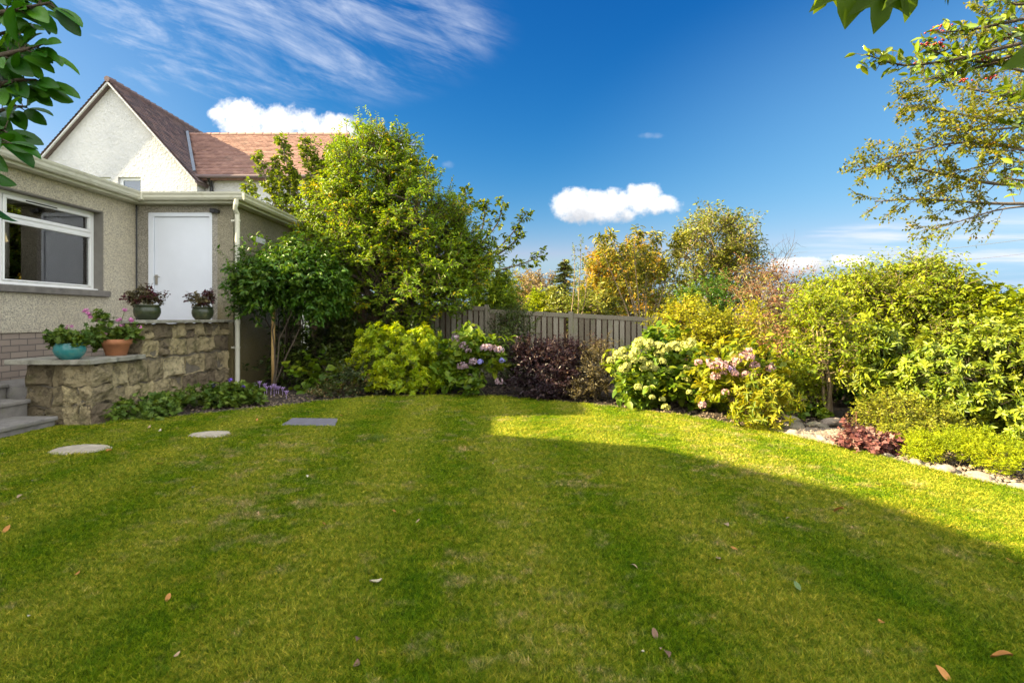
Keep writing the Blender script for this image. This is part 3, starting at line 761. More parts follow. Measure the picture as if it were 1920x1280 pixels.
def sash(y0, y1, z0, z1, t_=0.045, tt=0.045):
    s = MB(); x0, x1 = FX - 0.05, FX + 0.014
    s.box((x0, y0, z0), (x1, y1, z0 + tt)); s.box((x0, y0, z1 - tt), (x1, y1, z1)); s.box((x0, y0, z0 + tt), (x1, y0 + t_, z1 - tt)); s.box((x0, y1 - t_, z0 + tt), (x1, y1, z1 - tt))
    s.build('sash', MATS['upvc'], win, bevel=0.006)
    g = MB(); g.box((FX - 0.022, y0 + t_, z0 + tt), (FX - 0.016, y1 - t_, z1 - tt)); g.build('pane', MATS['glass'], win)
sash(6.425, OY1 - 0.08, 2.335, OZ1 - 0.06); sash(6.425, OY1 - 0.08, OZ0 + 0.055, 2.285, 0.02, 0.02)
sash(4.945, 6.335, OZ0 + 0.055, OZ1 - 0.06); sash(OY0 + 0.06, 4.855, OZ0 + 0.055, OZ1 - 0.06)
s = MB(); s.box((FX - 0.06, 6.425, 2.287), (FX + 0.004, OY1 - 0.08, 2.333)); s.build('transom', MATS['upvc'], win, bevel=0.004)
s = MB(); s.box((FX + 0.014, 6.72, OZ1 - 0.093), (FX + 0.020, 7.18, OZ1 - 0.078)); s.build('trickle_vent', MATS['black_plastic'], win)
s = MB(); s.box((FX, OY0, OZ0 + 0.0), (FX + 0.06, OY1 - 0.01, OZ0 + 0.022)); s.build('inner_sill', MATS['upvc'], win, bevel=0.004)
s = MB(); s.box((WX - 0.24, OY0 - 0.06, OZ0 - 0.088), (WX + 0.05, OY1 + 0.08, OZ0 - 0.002)); s.build('sill', MATS['sill_concrete'], hs_, bevel=0.006)
s = MB(); s.box((WX - 0.2, OY1 - 0.018, OZ0), (WX - 0.003, OY1 + 0.002, OZ1 - 0.005)); s.box((WX - 0.2, OY0, OZ1 - 0.018), (WX - 0.003, OY1 - 0.018, OZ1 - 0.003)); s.build('reveal', MATS['reveal_grey'], hs_)
# room behind the window
s = MB(); s.box((-8.3, 2.9, 0.35), (-8.2, 8.4, 2.85)); s.box((-8.2, 8.3, 0.35), (WX - 0.26, 8.4, 2.85)); s.box((-8.2, 2.9, 0.35), (WX - 0.26, 3.0, 2.85)); s.box((-8.2, 3.0, 2.75), (WX - 0.26, 8.3, 2.85))
s.build('room_lining', MATS['room_wall'], hs_)
s = MB(); s.box((-8.2, 3.0, 0.30), (WX - 0.26, 8.3, 0.36)); s.build('floor', MATS['room_floor'], hs_)
def curtain(y0, y1, name='curtain'):
    pts = []; n = 60
    for i in range(n + 1):
        y = y0 + (y1 - y0) * i / n; pts.append((WX - 0.40 + 0.03 * math.sin(i * 1.3), y))
    mb = MB()
    for i in range(n):
        (xa, ya), (xb, yb) = pts[i], pts[i + 1]; mb.quad((xa, ya, 0.4), (xb, yb, 0.4), (xb, yb, 2.7), (xa, ya, 2.7))
    o = mb.build(name, MATS['curtain'], None, smooth=True)
    m = o.modifiers.new('solid', 'SOLIDIFY'); m.thickness = 0.004
    return tag(o, 'plain pale grey curtain hanging inside the patio window', 'curtain')
curtain(7.40, 7.62)
ch = empty('dining_chair', (-6.85, 7.1, 0.36), 'brown wooden chair standing behind the patio window glass', 'chair')
s = MB()
pr = [(-0.26, 0.0), (-0.24, 0.05), (-0.15, 0.075), (0.0, 0.08), (0.15, 0.075), (0.24, 0.05), (0.26, 0.0)]
s.prism([(-6.85 - 0.03, 7.1 + y, 1.32 + z) for y, z in pr] + [(-6.88, 7.36, 1.22), (-6.88, 6.84, 1.22)], (0.05, 0, 0)); s.build('backrest', MATS['chair_wood'], ch, bevel=0.01)
s = MB(); s.box((-7.3, 6.85, 0.78), (-6.88, 7.35, 0.83)); s.build('seat', MATS['chair_wood'], ch, bevel=0.01)
for (x, y, zt) in [(-6.87, 6.88, 1.25), (-6.87, 7.31, 1.25), (-7.27, 6.88, 0.78), (-7.27, 7.31, 0.78)]:
    s = MB(); s.tube([(x, y, 0.36), (x, y, zt)], [0.016, 0.02], 8); s.build('leg', MATS['chair_wood'], ch)
# unseen block added above the bungalow, outline shaped to throw the long lawn shadow
s = MB(); s.prism([(-7.5, 4.28, 3.08), (-7.5, 4.28, 3.94), (-7.5, 3.55, 4.81), (-7.5, 2.28, 5.30), (-7.5, 1.41, 5.44), (-7.5, -9.0, 5.6), (-7.5, -9.0, 3.08)], (-4.8, 0, 0))
s.build('upper_shadow_block', MATS['drydash'], hs_)
s = MB(); s.prism([(-7.5, 5.12, 3.08), (-7.5, 5.12, 4.60), (-7.5, 5.5, 4.62), (-7.5, 6.9, 4.62), (-7.5, 6.9, 3.08)], (-1.4, 0, 0))  # second unseen block, added to shade the far strip of lawn
s.build('roof_shadow_box', MATS['drydash'], hs_)

# ------------------------------------------------------------------ white neighbour house
GD = 16.0
def HP(px, py, Y=GD): return P(px, py, Y)
wh = empty('white_house', (-12.1, GD, 0), 'white harled gabled house with red tiled roof behind the bungalow', 'house')
ax, az = -12.0, 8.05; pitch = 1.13; le, ri = -14.6, -9.45      # apex, gable half-spans
def gz(x): return az - abs(x - ax) * pitch
# gable wall built in pieces around two small windows
wins = [((172 - 960) / 1000 * GD, (208 - 960) / 1000 * GD), ((221 - 960) / 1000 * GD, (264 - 960) / 1000 * GD)]
wz0, wz1 = EYE + 0.216 * GD, EYE + 0.264 * GD
s = MB()
xs = [le, wins[0][0], wins[0][1], wins[1][0], wins[1][1], ri]
def piece(x0, x1, z0, top=True, z1=None):
    if z1 is None:
        pts = [(x0, GD, z0), (x1, GD, z0), (x1, GD, gz(x1))] + ([(ax, GD, az)] if x0 < ax < x1 else []) + [(x0, GD, gz(x0))]
    else: pts = [(x0, GD, z0), (x1, GD, z0), (x1, GD, z1), (x0, GD, z1)]
    s.prism(pts, (0, 0.3, 0))
for i in range(5):
    if i in (1, 3): piece(xs[i], xs[i + 1], wz1); piece(xs[i], xs[i + 1], 0, z1=wz0)
    else: piece(xs[i], xs[i + 1], 0)
s.box((le, GD + 0.3, 0), (le + 0.3, GD + 9, gz(le))); s.box((ri - 0.3, GD + 0.3, 0), (ri, GD + 9, gz(ri)))
s.build('gable_wall', MATS['white_harling'], wh)
s = MB(); s.box((ri - 0.3 + 0.31, GD + 0.42, 0), (-5.95, GD + 0.7, 5.32)); s.prism([(-5.95, GD + 0.42, 0), (-5.95, GD + 5.6, 0), (-5.95, GD + 5.6, 5.3), (-5.95, GD + 3.0, 7.35), (-5.95, GD + 0.42, 5.3)], (-0.3, 0, 0))
s.build('wing_wall', MATS['white_harling'], wh)
for (x0, x1) in wins:
    f = MB(); f.box((x0, GD + 0.1, wz0), (x0 + 0.09, GD + 0.17, wz1)); f.box((x1 - 0.07, GD + 0.1, wz0), (x1, GD + 0.17, wz1)); f.box((x0 + 0.09, GD + 0.1, wz1 - 0.08), (x1 - 0.07, GD + 0.17, wz1)); f.box((x0 + 0.09, GD + 0.1, wz0), (x1 - 0.07, GD + 0.17, wz0 + 0.07))
    fo = f.build('window', MATS['white_paint'], wh)
    g = MB(); g.box((x0 + 0.09, GD + 0.13, wz0 + 0.07), (x1 - 0.07, GD + 0.14, wz1 - 0.08)); g.build('pane', MATS['sky_glass'], fo)
def tiled(name, o, ux, us, L, S, mat, parent, course=0.115, tw=0.165, seed=0, clip=None):
    """overlapping tiles on a slope: origin o at eave, ux along, us up the slope"""
    o, ux, us = Vector(o), Vector(ux).normalized(), Vector(us).normalized(); n_ = ux.cross(us)
    if n_.z < 0: n_ = -n_
    r_ = random.Random(seed); V = []; F = []; A = []
    k = int(S / course) + 1
    for i in range(k):
        s0 = i * course; off = (i % 2) * tw / 2; x = -off
        while x < L:
            xa, xb = max(x, 0), min(x + tw - 0.006, L); x += tw
            if xb - xa < 0.01: continue
            mid = o + ux * (xa + xb) / 2 + us * (s0 + course / 2)
            if clip and not clip(mid): continue
            lift = 0.030 + r_.random() * 0.010; s1 = min(s0 + course * 1.15, S + 0.02); b_ = len(V)
            for (xx, ss, hh) in [(xa, s0, lift), (xb, s0, lift), (xb, s1, 0.010), (xa, s1, 0.010), (xa, s0, 0.0), (xb, s0, 0.0)]:
                V.append(tuple(o + ux * xx + us * ss + n_ * hh))
            F += [(b_, b_ + 1, b_ + 2, b_ + 3), (b_ + 4, b_ + 5, b_ + 1, b_)]
            a_ = r_.random(); A += [a_] * 6
    me = bpy.data.meshes.new(name); me.from_pydata(V, [], F); me.update(); me.materials.append(mat)
    at_ = me.attributes.new('rnd', 'FLOAT', 'POINT'); at_.data.foreach_set('value', A)
    return link(name, me, parent)
oh = 0.17
sl_len = math.hypot(1, pitch)
S_g = (ri + 0.12 - ax) * sl_len
right_of_valley = lambda q_: not (q_.y > GD + 0.25 + (q_.z - 5.45) / 0.8 and q_.z < 7.62)
# gable roof slabs under the tiles
s = MB(); s.prism([(ax, GD - oh, az + 0.02), (ri + 0.1, GD - oh, gz(ri + 0.1) + 0.02), (ri + 0.1, GD - oh, gz(ri + 0.1) + 0.10), (ax, GD - oh, az + 0.10)], (0, 9.3, 0))
s.prism([(ax - 0.001, GD - oh, az + 0.02), (ax - 0.001, GD - oh, az + 0.10), (le - 0.3, GD - oh, gz(le - 0.3) + 0.10), (le - 0.3, GD - oh, gz(le - 0.3) + 0.02)], (0, 9.3, 0))
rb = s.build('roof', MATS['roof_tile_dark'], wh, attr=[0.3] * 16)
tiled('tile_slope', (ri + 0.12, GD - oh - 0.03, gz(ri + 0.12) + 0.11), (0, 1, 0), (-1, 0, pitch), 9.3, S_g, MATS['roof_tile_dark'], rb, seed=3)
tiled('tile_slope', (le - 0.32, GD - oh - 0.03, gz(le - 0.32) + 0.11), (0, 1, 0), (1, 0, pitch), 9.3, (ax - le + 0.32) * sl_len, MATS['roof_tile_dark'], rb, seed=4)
s = MB()
for i in range(31):
    y = GD - oh - 0.04 + i * 0.3; s.tube([(ax, y, az + 0.13), (ax, y + 0.29, az + 0.15)], [0.085, 0.095], 8)
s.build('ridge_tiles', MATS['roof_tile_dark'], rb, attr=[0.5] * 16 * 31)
s = MB()       # verge boards
s.prism([(ax, GD - oh - 0.02, az + 0.00), (ri + 0.05, GD - oh - 0.02, gz(ri + 0.05) + 0.00), (ri + 0.05, GD - oh - 0.02, gz(ri + 0.05) + 0.06), (ax, GD - oh - 0.02, az + 0.06)], (0, 0.05, 0))
s.prism([(ax - 0.002, GD - oh - 0.02, az + 0.00), (ax - 0.002, GD - oh - 0.02, az + 0.06), (le - 0.3, GD - oh - 0.02, gz(le - 0.3) + 0.06), (le - 0.3, GD - oh - 0.02, gz(le - 0.3) + 0.00)], (0, 0.05, 0))
s.build('verge', MATS['white_harling'], wh)
# wing roof
s = MB(); s.prism([(-11.6, GD + 0.22, 5.40), (-11.6, GD + 2.9, 7.54), (-11.6, GD + 5.8, 5.22), (-11.6, GD + 5.8, 5.12), (-11.6, GD + 2.9, 7.44), (-11.6, GD + 0.22, 5.28)], (5.78, 0, 0))
wr = s.build('wing_roof', MATS['roof_tile'], wh, attr=[0.3] * 12)
clipg = lambda q_: q_.z > gz(q_.x) + 0.12
tiled('tile_slope', (-11.7, GD + 0.16, 5.39), (1, 0, 0), (0, 1, 0.8), 5.90, 3.48, MATS['roof_tile'], wr, seed=5, clip=clipg)
s = MB()
for i in range(19):
    x = -11.55 + i * 0.305; s.tube([(x, GD + 2.9, 7.57), (x + 0.30, GD + 2.9, 7.58)], [0.085, 0.09], 8)
s.build('ridge_tiles', MATS['roof_tile'], wr, attr=[0.8] * 16 * 19)
s = MB(); vb = Vector((-9.66, GD + 0.15, 5.53)); vt = Vector((-11.5, GD + 2.82, 7.66)); wv = Vector((0.09, 0, 0.02))
s.prism([vb, vb + wv, vt + wv, vt], (0, -0.02, 0.02)); s.build('valley_lead', MATS['lead'], wh)
s = MB(); s.tube([(-9.6, GD + 0.08, 5.37), (-5.8, GD + 0.08, 5.37)], 0.055, 10); s.build('gutter', MATS['roof_tile_dark'], wh, attr=[0.4] * 20)
s = MB(); s.tube([((391 - 960) / 1000 * 16.2, GD + 0.2, 5.36), ((391 - 960) / 1000 * 16.2, GD + 0.3, 5.25), ((391 - 960) / 1000 * 16.2, GD + 0.36, 5.1), ((391 - 960) / 1000 * 16.2, GD + 0.36, 0)], 0.05, 10); s.build('downpipe', MATS['black_iron'], wh)

# far white house glimpsed between the shrubs on the right
fw = empty('distant_house', (9.4, 21, 0), 'small white house glimpsed between the red-leaved tree and the shrubs', 'house')
s = MB(); s.box((8.6, 21, 0), (11.6, 25, 1.42)); s.build('wall', MATS['white_paint'], fw)
s = MB(); s.prism([(8.3, 20.7, 1.42), (8.3, 25.3, 1.42), (8.3, 23, 2.5)], (3.6, 0, 0)); s.build('roof', MATS['slate'], fw)
s = MB(); s.box((9.0, 20.96, 0.3), (9.6, 20.99, 1.1)); s.build('window', MATS['sky_glass'], fw)

# ------------------------------------------------------------------ stepping stones and slate
def irregular_disc(name, c, r, lab, mat, group, seed):
    r_ = random.Random(seed); pts = []
    for i in range(40):
        a_ = i / 40 * 2 * math.pi; rr_ = r * (1 + 0.05 * math.sin(3 * a_ + seed) + 0.03 * math.sin(7 * a_) + 0.015 * r_.random())
        pts.append((c.x + rr_ * math.cos(a_), c.y + rr_ * math.sin(a_) * 0.74, -0.03))
    s = MB(); s.prism(pts, (0, 0, 0.045)); o = s.build(name, mat, bevel=0.008); return tag(o, lab, 'stepping stone', group)
irregular_disc('stepping_stone', disc[0][0], 0.225, 'larger round beige stepping stone in the lawn nearest the steps', MATS['flagstone'], 'round stepping stones in the lawn', 1)
irregular_disc('stepping_stone', disc[1][0], 0.185, 'smaller round beige stepping stone set in the lawn in front of the leafy ground cover', MATS['flagstone'], 'round stepping stones in the lawn', 4)
s = MB(); s.prism([(p.x, p.y, -0.03) for p in sl], (0, 0, 0.042)); tag(s.build('slate_slab', MATS['slate'], bevel=0.004), 'dark grey square slate slab lying flush in the lawn', 'slab')

# ------------------------------------------------------------------ fences
def fence_run(name, a_, b_, zt0, zt1, pitch_, bw, mat, lab, posts, group=None, z0=-0.05, shadow_row=True):
    a_, b_ = Vector(a_), Vector(b_); d = (b_ - a_); L = d.length; d.normalize(); n_ = Vector((d.y, -d.x, 0))
    t_ = empty(name, a_, lab, 'fence', group)
    r_ = random.Random(5)
    npan = posts
    for k in range(npan):
        s = MB(); sb_ = MB(); l0, l1 = L * k / npan, L * (k + 1) / npan
        zc0 = zt0 + (zt1 - zt0) * k / npan; zc1 = zt0 + (zt1 - zt0) * (k + 1) / npan
        x = l0 + 0.05; i = 0
        while x + bw < l1 - 0.03:
            f_ = (x - l0) / (l1 - l0); zt = zc0 + (zc1 - zc0) * f_ - 0.01 * r_.random()
            o = a_ + d * x + n_ * (0.022 + 0.003 * r_.random())
            s.prism([o + Vector((0, 0, z0)), o + d * bw + Vector((0, 0, z0)), o + d * bw + Vector((0, 0, zt)), o + Vector((0, 0, zt))], n_ * 0.018)
            if shadow_row:
                o2 = a_ + d * (x + pitch_ / 2) - n_ * 0.11
                sb_.prism([o2 + Vector((0, 0, z0)), o2 + d * (bw * 0.98) + Vector((0, 0, z0)), o2 + d * (bw * 0.98) + Vector((0, 0, zt)), o2 + Vector((0, 0, zt))], n_ * 0.018)
            x += pitch_; i += 1
        s.build('panel', mat, t_, attr=[v_ for _ in range(len(s.v) // 8) for v_ in [r_.random()] * 8])
        if sb_.v: sb_.build('back_boards', MATS['fence_brown'], t_)  # dark brown back row stands in for shade in the grey fence's gaps
        s = MB()
        for zz in (0.45,):
            o = a_ + d * (l0 + 0.05) + Vector((0, 0, zz)); s.prism([o, o + d * (l1 - l0 - 0.10), o + d * (l1 - l0 - 0.10) + Vector((0, 0, 0.08 )), o + Vector((0, 0, 0.08))], n_ * 0.02)
        s.build('rail', mat, t_, attr=[.3] * len(s.v))
        s = MB(); o = a_ + d * (l0 + 0.05) + Vector((0, 0, zc0 - 0.085)) + n_ * 0.043; e_ = Vector((0, 0, zc1 - zc0))
        s.prism([o, o + d * (l1 - l0 - 0.09) + e_, o + d * (l1 - l0 - 0.09) + e_ + Vector((0, 0, 0.08)), o + Vector((0, 0, 0.08))], n_ * 0.012); s.build('top_rail', mat, t_, attr=[.45] * len(s.v))
    for k in range(npan + 1):
        o = a_ + d * (L * k / npan); zt = zt0 + (zt1 - zt0) * k / npan + 0.03
        s = MB(); s.prism([o - d * .045 - n_ * .045 + Vector((0, 0, z0)), o + d * .045 - n_ * .045 + Vector((0, 0, z0)), o + d * .045 + n_ * .045 + Vector((0, 0, z0)), o - d * .045 + n_ * .045 + Vector((0, 0, z0))], (0, 0, zt - z0))
        s.build('post', mat, t_, bevel=0.005, attr=[.6] * len(s.v))
    return t_
FY = 10.4
fence_run('garden_fence', ((780 - 960) / 1000 * FY, FY, 0), ((912 - 960) / 1000 * FY, FY, 0), EYE + 0.026 * FY, EYE + 0.022 * FY, 0.108, 0.082, MATS['fence_wood'],
          'darker weathered fence panel behind the large yellow-green tree', 1, 'weathered vertical board fence')
fence_run('garden_fence', ((914 - 960) / 1000 * FY, FY - 0.02, 0), (2.75, FY - 0.1, 0), EYE + 0.017 * FY, EYE + 0.001 * FY, 0.112, 0.084, MATS['fence_wood'],
          'long grey vertical board fence behind the purple and hydrangea bushes', 2, 'weathered vertical board fence')
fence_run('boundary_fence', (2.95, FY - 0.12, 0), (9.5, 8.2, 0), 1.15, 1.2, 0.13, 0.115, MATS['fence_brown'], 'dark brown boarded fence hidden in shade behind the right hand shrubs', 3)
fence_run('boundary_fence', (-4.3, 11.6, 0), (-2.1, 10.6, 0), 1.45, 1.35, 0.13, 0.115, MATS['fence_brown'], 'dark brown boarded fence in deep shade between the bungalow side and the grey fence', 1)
# overhead wires
for k, (za, zb) in enumerate([(502, 455), (520, 478)]):
    a_ = P(1380, za, 40); b_ = P(2300, zb - 60 + k * 10, 26); pts = []
    for i in range(25):
        f_ = i / 24; q_ = a_.lerp(b_, f_); q_.z -= 1.0 * 4 * f_ * (1 - f_) * 0.35; pts.append(q_)
    s = MB(); s.tube(pts, 0.012, 5)
    tag(s.build('overhead_wire', MATS['wire']), ['upper thin overhead wire crossing the sky above the right hand shrubs', 'lower thin overhead wire crossing the sky above the right hand shrubs'][k], 'wire', 'overhead wires')
for k, (px_, Y_p) in enumerate([(1380, 40), (2300, 26)]):
    c_ = P(px_, 596, Y_p); s = MB(); s.tube([(c_.x, c_.y, -0.1), (c_.x, c_.y, EYE + (0.1 if k == 0 else 0.21) * Y_p)], [0.12, 0.09], 10)
    tag(s.build('utility_pole', MATS['bark_grey']), ['slim far wooden pole carrying the overhead wires behind the red-leaved tree', 'near wooden pole carrying the overhead wires beyond the right edge'][k], 'pole')
# ================================================================== plants
def nrm(a): return a / (np.linalg.norm(a, axis=-1, keepdims=True) + 1e-9)
T_DIAMOND = (np.array([[0, 0, 0], [-.5, .45, .10], [0, 1, -.06], [.5, .45, .10]]), [[0, 2, 1], [0, 3, 2]])
T_OVAL = (np.array([[0, 0, 0], [-.36, .22, .08], [-.5, .55, .10], [-.22, .85, .0], [0, 1, -.12], [.22, .85, .0], [.5, .55, .10], [.36, .22, .08], [0, .5, 0]]),
          [[0, 8, 2, 1], [8, 4, 3, 2], [0, 7, 6, 8], [8, 6, 5, 4]])
T_NEEDLE = (np.array([[-.5, 0, 0], [.5, 0, 0], [0, 1, 0]]), [[0, 1, 2]])
T_SPIKY = (np.array([[0, 0, 0], [-.30, .15, .05], [-.55, .28, .12], [-.34, .42, .08], [-.55, .58, .13], [-.26, .74, .05], [0, 1, -.05], [.26, .74, .05], [.55, .58, .13], [.34, .42, .08], [.55, .28, .12], [.30, .15, .05], [0, .5, -.02]]),
           [[0, 12, 3, 2, 1], [12, 6, 5, 4, 3], [0, 11, 10, 9, 12], [12, 9, 8, 7, 6]])
def lobed(n=5, depth=.45, span=150):
    v = [[0, .32, 0]]; k = n * 2 + 1
    pts = [[0, 0, 0]]
    for i in range(n * 2 - 1):
        a = math.radians(-span + 2 * span * i / (n * 2 - 2)); r = (.62 if i % 2 == 0 else .62 * (1 - depth))
        if i == n - 1: r *= 1.1
        pts.append([math.sin(a) * r, .32 + math.cos(a) * r, .05 if i % 2 == 0 else -.02])
    v += pts
    f = [[0, 1 + i, 1 + (i + 1) % len(pts)][::-1] for i in range(len(pts))]
    return (np.array(v), f)
T_LOBED = lobed(5, .42); T_MAPLE = lobed(5, .5, 135); T_PETAL = (np.array([[0, 0, 0], [-.5, .5, 0], [0, 1, .05], [.5, .5, 0]]), [[0, 3, 2, 1]])

class Leaves:
    def __init__(s): s.p = []; s.d = []; s.u = []; s.s = []; s.r = []
    def add(s, p, d, u, size, rnd):
        s.p.append(np.atleast_2d(p)); s.d.append(np.atleast_2d(d)); s.u.append(np.atleast_2d(u)); s.s.append(np.atleast_1d(size)); s.r.append(np.atleast_1d(rnd))
    def count(s): return sum(len(x) for x in s.p)
    def build(s, name, mat, parent, template=T_DIAMOND, w=0.4, smooth=False):
        p = np.concatenate(s.p); d = nrm(np.concatenate(s.d)); u_ = np.concatenate(s.u); sz = np.concatenate(s.s); rn = np.concatenate(s.r)
        x = nrm(np.cross(d, u_)); z = np.cross(x, d)
        tv, tf = template; k = len(tv)
        V = p[:, None, :] + sz[:, None, None] * (tv[None, :, 0, None] * w * x[:, None, :] + tv[None, :, 1, None] * d[:, None, :] + tv[None, :, 2, None] * z[:, None, :])
        fl = np.concatenate([np.array(f) for f in tf]); fs = np.array([len(f) for f in tf]); n = len(p)
        loops = (fl[None, :] + (np.arange(n) * k)[:, None]).ravel()
        me = np_mesh(name, V.reshape(-1, 3), loops, np.tile(fs, n), mat, attr=np.repeat(rn, k), smooth=smooth)
        return link(name, me, parent)

class Tubes:
    """many thin tapered tubes collected quickly"""
    def __init__(s): s.v = []; s.f = []; s.n = 0
    def add(s, pts, rad, k=5):
        pts = np.asarray(pts, float); m = len(pts); rad = np.broadcast_to(np.asarray(rad, float), (m,))
        t = np.gradient(pts, axis=0); t = nrm(t)
        a = np.array([0.31, 0.17, 0.93]) if abs(t[0][2]) < .9 else np.array([1., 0, 0])
        x = nrm(np.cross(t, a)); y = np.cross(x, t)
        an = np.arange(k) * 2 * np.pi / k
        V = pts[:, None] + rad[:, None, None] * (np.cos(an)[None, :, None] * x[:, None] + np.sin(an)[None, :, None] * y[:, None])
        i = np.arange(m - 1)[:, None] * k; j = np.arange(k)[None]
        F = np.stack([i + j, i + (j + 1) % k, i + k + (j + 1) % k, i + k + j], -1).reshape(-1, 4) + s.n
        s.v.append(V.reshape(-1, 3)); s.f.append(F); s.n += m * k
    def build(s, name, mat, parent):
        F = np.concatenate(s.f)
        me = np_mesh(name, np.concatenate(s.v), F.ravel(), np.full(len(F), 4), mat, smooth=True)
        return link(name, me, parent)

def bez(a, b, c, n):
    t = np.linspace(0, 1, n)[:, None]
    return (1 - t) ** 2 * a + 2 * (1 - t) * t * b + t * t * c

def B(px, py, rx, ry, Y, rd=None):
    """ellipsoid from an outline in the photograph at depth Y"""
    c = P(px, py, Y); return (np.array(c[:]), np.array([rx / 1000 * Y, rd if rd else rx / 1000 * Y, ry / 1000 * Y]))

def plant(name, label, cat, base, blobs, mat, clumps=40, twigs=10, leaves=10, leaf=.05, w=.45, template=T_DIAMOND, stems=4, stem_r=.012,
          bark='bark', twig_len=.22, up=.35, droop=.25, clump_r=.16, shell=.75, seed=0, trunk_h=None, trunk_r=None, group=None, foliage='foliage',
          stem_name='stems', spread=.08, whorl=False, zmin=0.0, flat=0.9, tubes=True, lr=(0.55, 1.3), bend=0.5, mf=.14):
    rg = np.random.default_rng(seed + 100)
    base = np.array(base[:]) if not isinstance(base, np.ndarray) else base
    root = empty(name, base.tolist(), label, cat, group)
    area = np.array([np.prod(b[1]) ** (2 / 3) for b in blobs]); area /= area.sum()
    C = []; O = []
    idx = rg.choice(len(blobs), clumps * 3, p=area)
    for i in idx:
        c, r = blobs[i]; d = nrm(rg.normal(size=3)); k = rg.random() ** (1 - shell) if shell < 1 else 1
        k = shell + (1 - shell) * rg.random() if rg.random() < .75 else rg.random() ** .5
        k *= 1 + .16 * math.sin(d[0] * 5 + seed) * math.sin(d[2] * 6 + 1.3 * seed) + .06 * rg.normal()
        q = c + d * r * k
        if q[2] < zmin: continue
        C.append(q); O.append(d)
        if len(C) >= clumps: break
    C = np.array(C); O = np.array(O)
    tb = Tubes(); lv = Leaves()
    size = np.ptp(C, axis=0).max()
    if trunk_h:
        fork = base + np.array([0, 0, trunk_h]); mid = C.mean(0); fork[:2] += (mid[:2] - base[:2]) * .25
        tr = trunk_r or .05
        tb.add(bez(base + [0, 0, -.05], (base + fork) / 2 + rg.normal(size=3) * .03, fork, 6), np.linspace(tr, tr * .75, 6), 10)
        starts = [fork] * max(stems, 1); sr = tr * .5
    else:
        starts = [base + np.array([rg.normal() * spread, rg.normal() * spread, -.03]) for _ in range(stems)]; sr = stem_r
    # main limbs reach representative clumps; other clumps branch off the nearest limb
    main = rg.choice(len(C), min(len(C), max(stems, int(len(C) * mf))), replace=False)
    nodes = []; 
    for j, m_ in enumerate(main):
        s_ = starts[j % len(starts)]; e = C[m_]; L = np.linalg.norm(e - s_)
        ctrl = s_ * (1 - bend) + e * bend; ctrl[2] += L * .22; ctrl[:2] = s_[:2] * .55 + e[:2] * .45
        pts = bez(s_, ctrl, e, 9); pts[1:-1] += rg.normal(size=(7, 3)) * L * .012
        if tubes: tb.add(pts, np.linspace(sr, sr * .22, 9), 6)
        nodes.append(pts[3:])
    nodes = np.concatenate(nodes)
    for i, c in enumerate(C):
        if i in main: pass
        elif tubes:
            dd = np.linalg.norm(nodes - c, axis=1) + (nodes[:, 2] > c[2]) * .3 * size; nd = nodes[np.argmin(dd)]
            L = np.linalg.norm(c - nd)
            tb.add(bez(nd, (nd + c) / 2 + np.array([0, 0, L * .15]), c, 5), np.linspace(sr * .3, sr * .16, 5), 4)
        tone = rg.normal() * .16
        T = twigs if np.isscalar(twigs) else rg.integers(*twigs)
        cr = clump_r * rg.uniform(.7, 1.3)
        orig = c + rg.normal(size=(T, 3)) * cr * .55
        dirs = nrm(O[i] * .7 + np.array([0, 0, up]) + rg.normal(size=(T, 3)) * .65)
        tl = twig_len * rg.uniform(.6, 1.3, T)
        if tubes:
            for q in range(T):
                tb.add(np.array([c * .5 + orig[q] * .5, orig[q], orig[q] + dirs[q] * tl[q] * .8]), [sr * .14, sr * .11, sr * .04], 3)
        n = leaves
        if whorl:       # leaves in rosettes at twig tips
            for ring, (f0, el) in enumerate([(1.0, .55), (.93, .15), (.8, -.15)]):
                kk = n // 3
                an = rg.random((T, 1)) * 6.28 + np.arange(kk)[None] * 6.283 / kk + ring * .5
                sx = nrm(np.cross(dirs, rg.normal(size=(T, 3)))); sy = np.cross(dirs, sx)
                rad = np.cos(an)[..., None] * sx[:, None] + np.sin(an)[..., None] * sy[:, None]
                ld = rad * math.cos(el) + dirs[:, None] * math.sin(el) + rg.normal(size=(T, kk, 3)) * .10 - np.array([0, 0, droop * .5])
                pp = (orig + dirs * tl[:, None] * f0)[:, None] + np.zeros((T, kk, 1))
                uu = dirs[:, None] + np.zeros((T, kk, 1)) + rg.normal(size=(T, kk, 3)) * .15
                sz = leaf * rg.uniform(lr[0], lr[1], (T, kk)) * (1 if ring else .8)
                rn = np.clip(rg.normal(.5, .2, (T, kk)) + tone + (.2 if ring == 0 else 0), 0, 1)
                lv.add(pp.reshape(-1, 3), ld.reshape(-1, 3), uu.reshape(-1, 3), sz.ravel(), rn.ravel())
        else:
            t = (np.arange(n)[None] + rg.random((T, n)) * .6) / n
            side = nrm(np.cross(dirs, np.array([0, 0, 1]) + rg.normal(size=(T, 3)) * .5))
            sg = np.where(np.arange(n) % 2, 1, -1)[None, :, None]
            ld = dirs[:, None] * .55 + side[:, None] * sg * .9 + rg.normal(size=(T, n, 3)) * .35 - np.array([0, 0, droop])
            pp = orig[:, None] + dirs[:, None] * (tl[:, None] * t)[..., None]
            uu = np.array([0, 0, flat]) + rg.normal(size=(T, n, 3)) * .55 + O[i] * .35
            sz = leaf * rg.uniform(lr[0], lr[1], (T, n))
            rn = np.clip(rg.normal(.5, .2, (T, n)) + tone, 0, 1)
            pp = pp.reshape(-1, 3); keep = pp[:, 2] > .0
            lv.add(pp[keep], ld.reshape(-1, 3)[keep], uu.reshape(-1, 3)[keep], sz.ravel()[keep], rn.ravel()[keep])
    if tubes: tb.build(stem_name, MATS[bark], root)
    lv.build(foliage, MATS[mat], root, template, w)
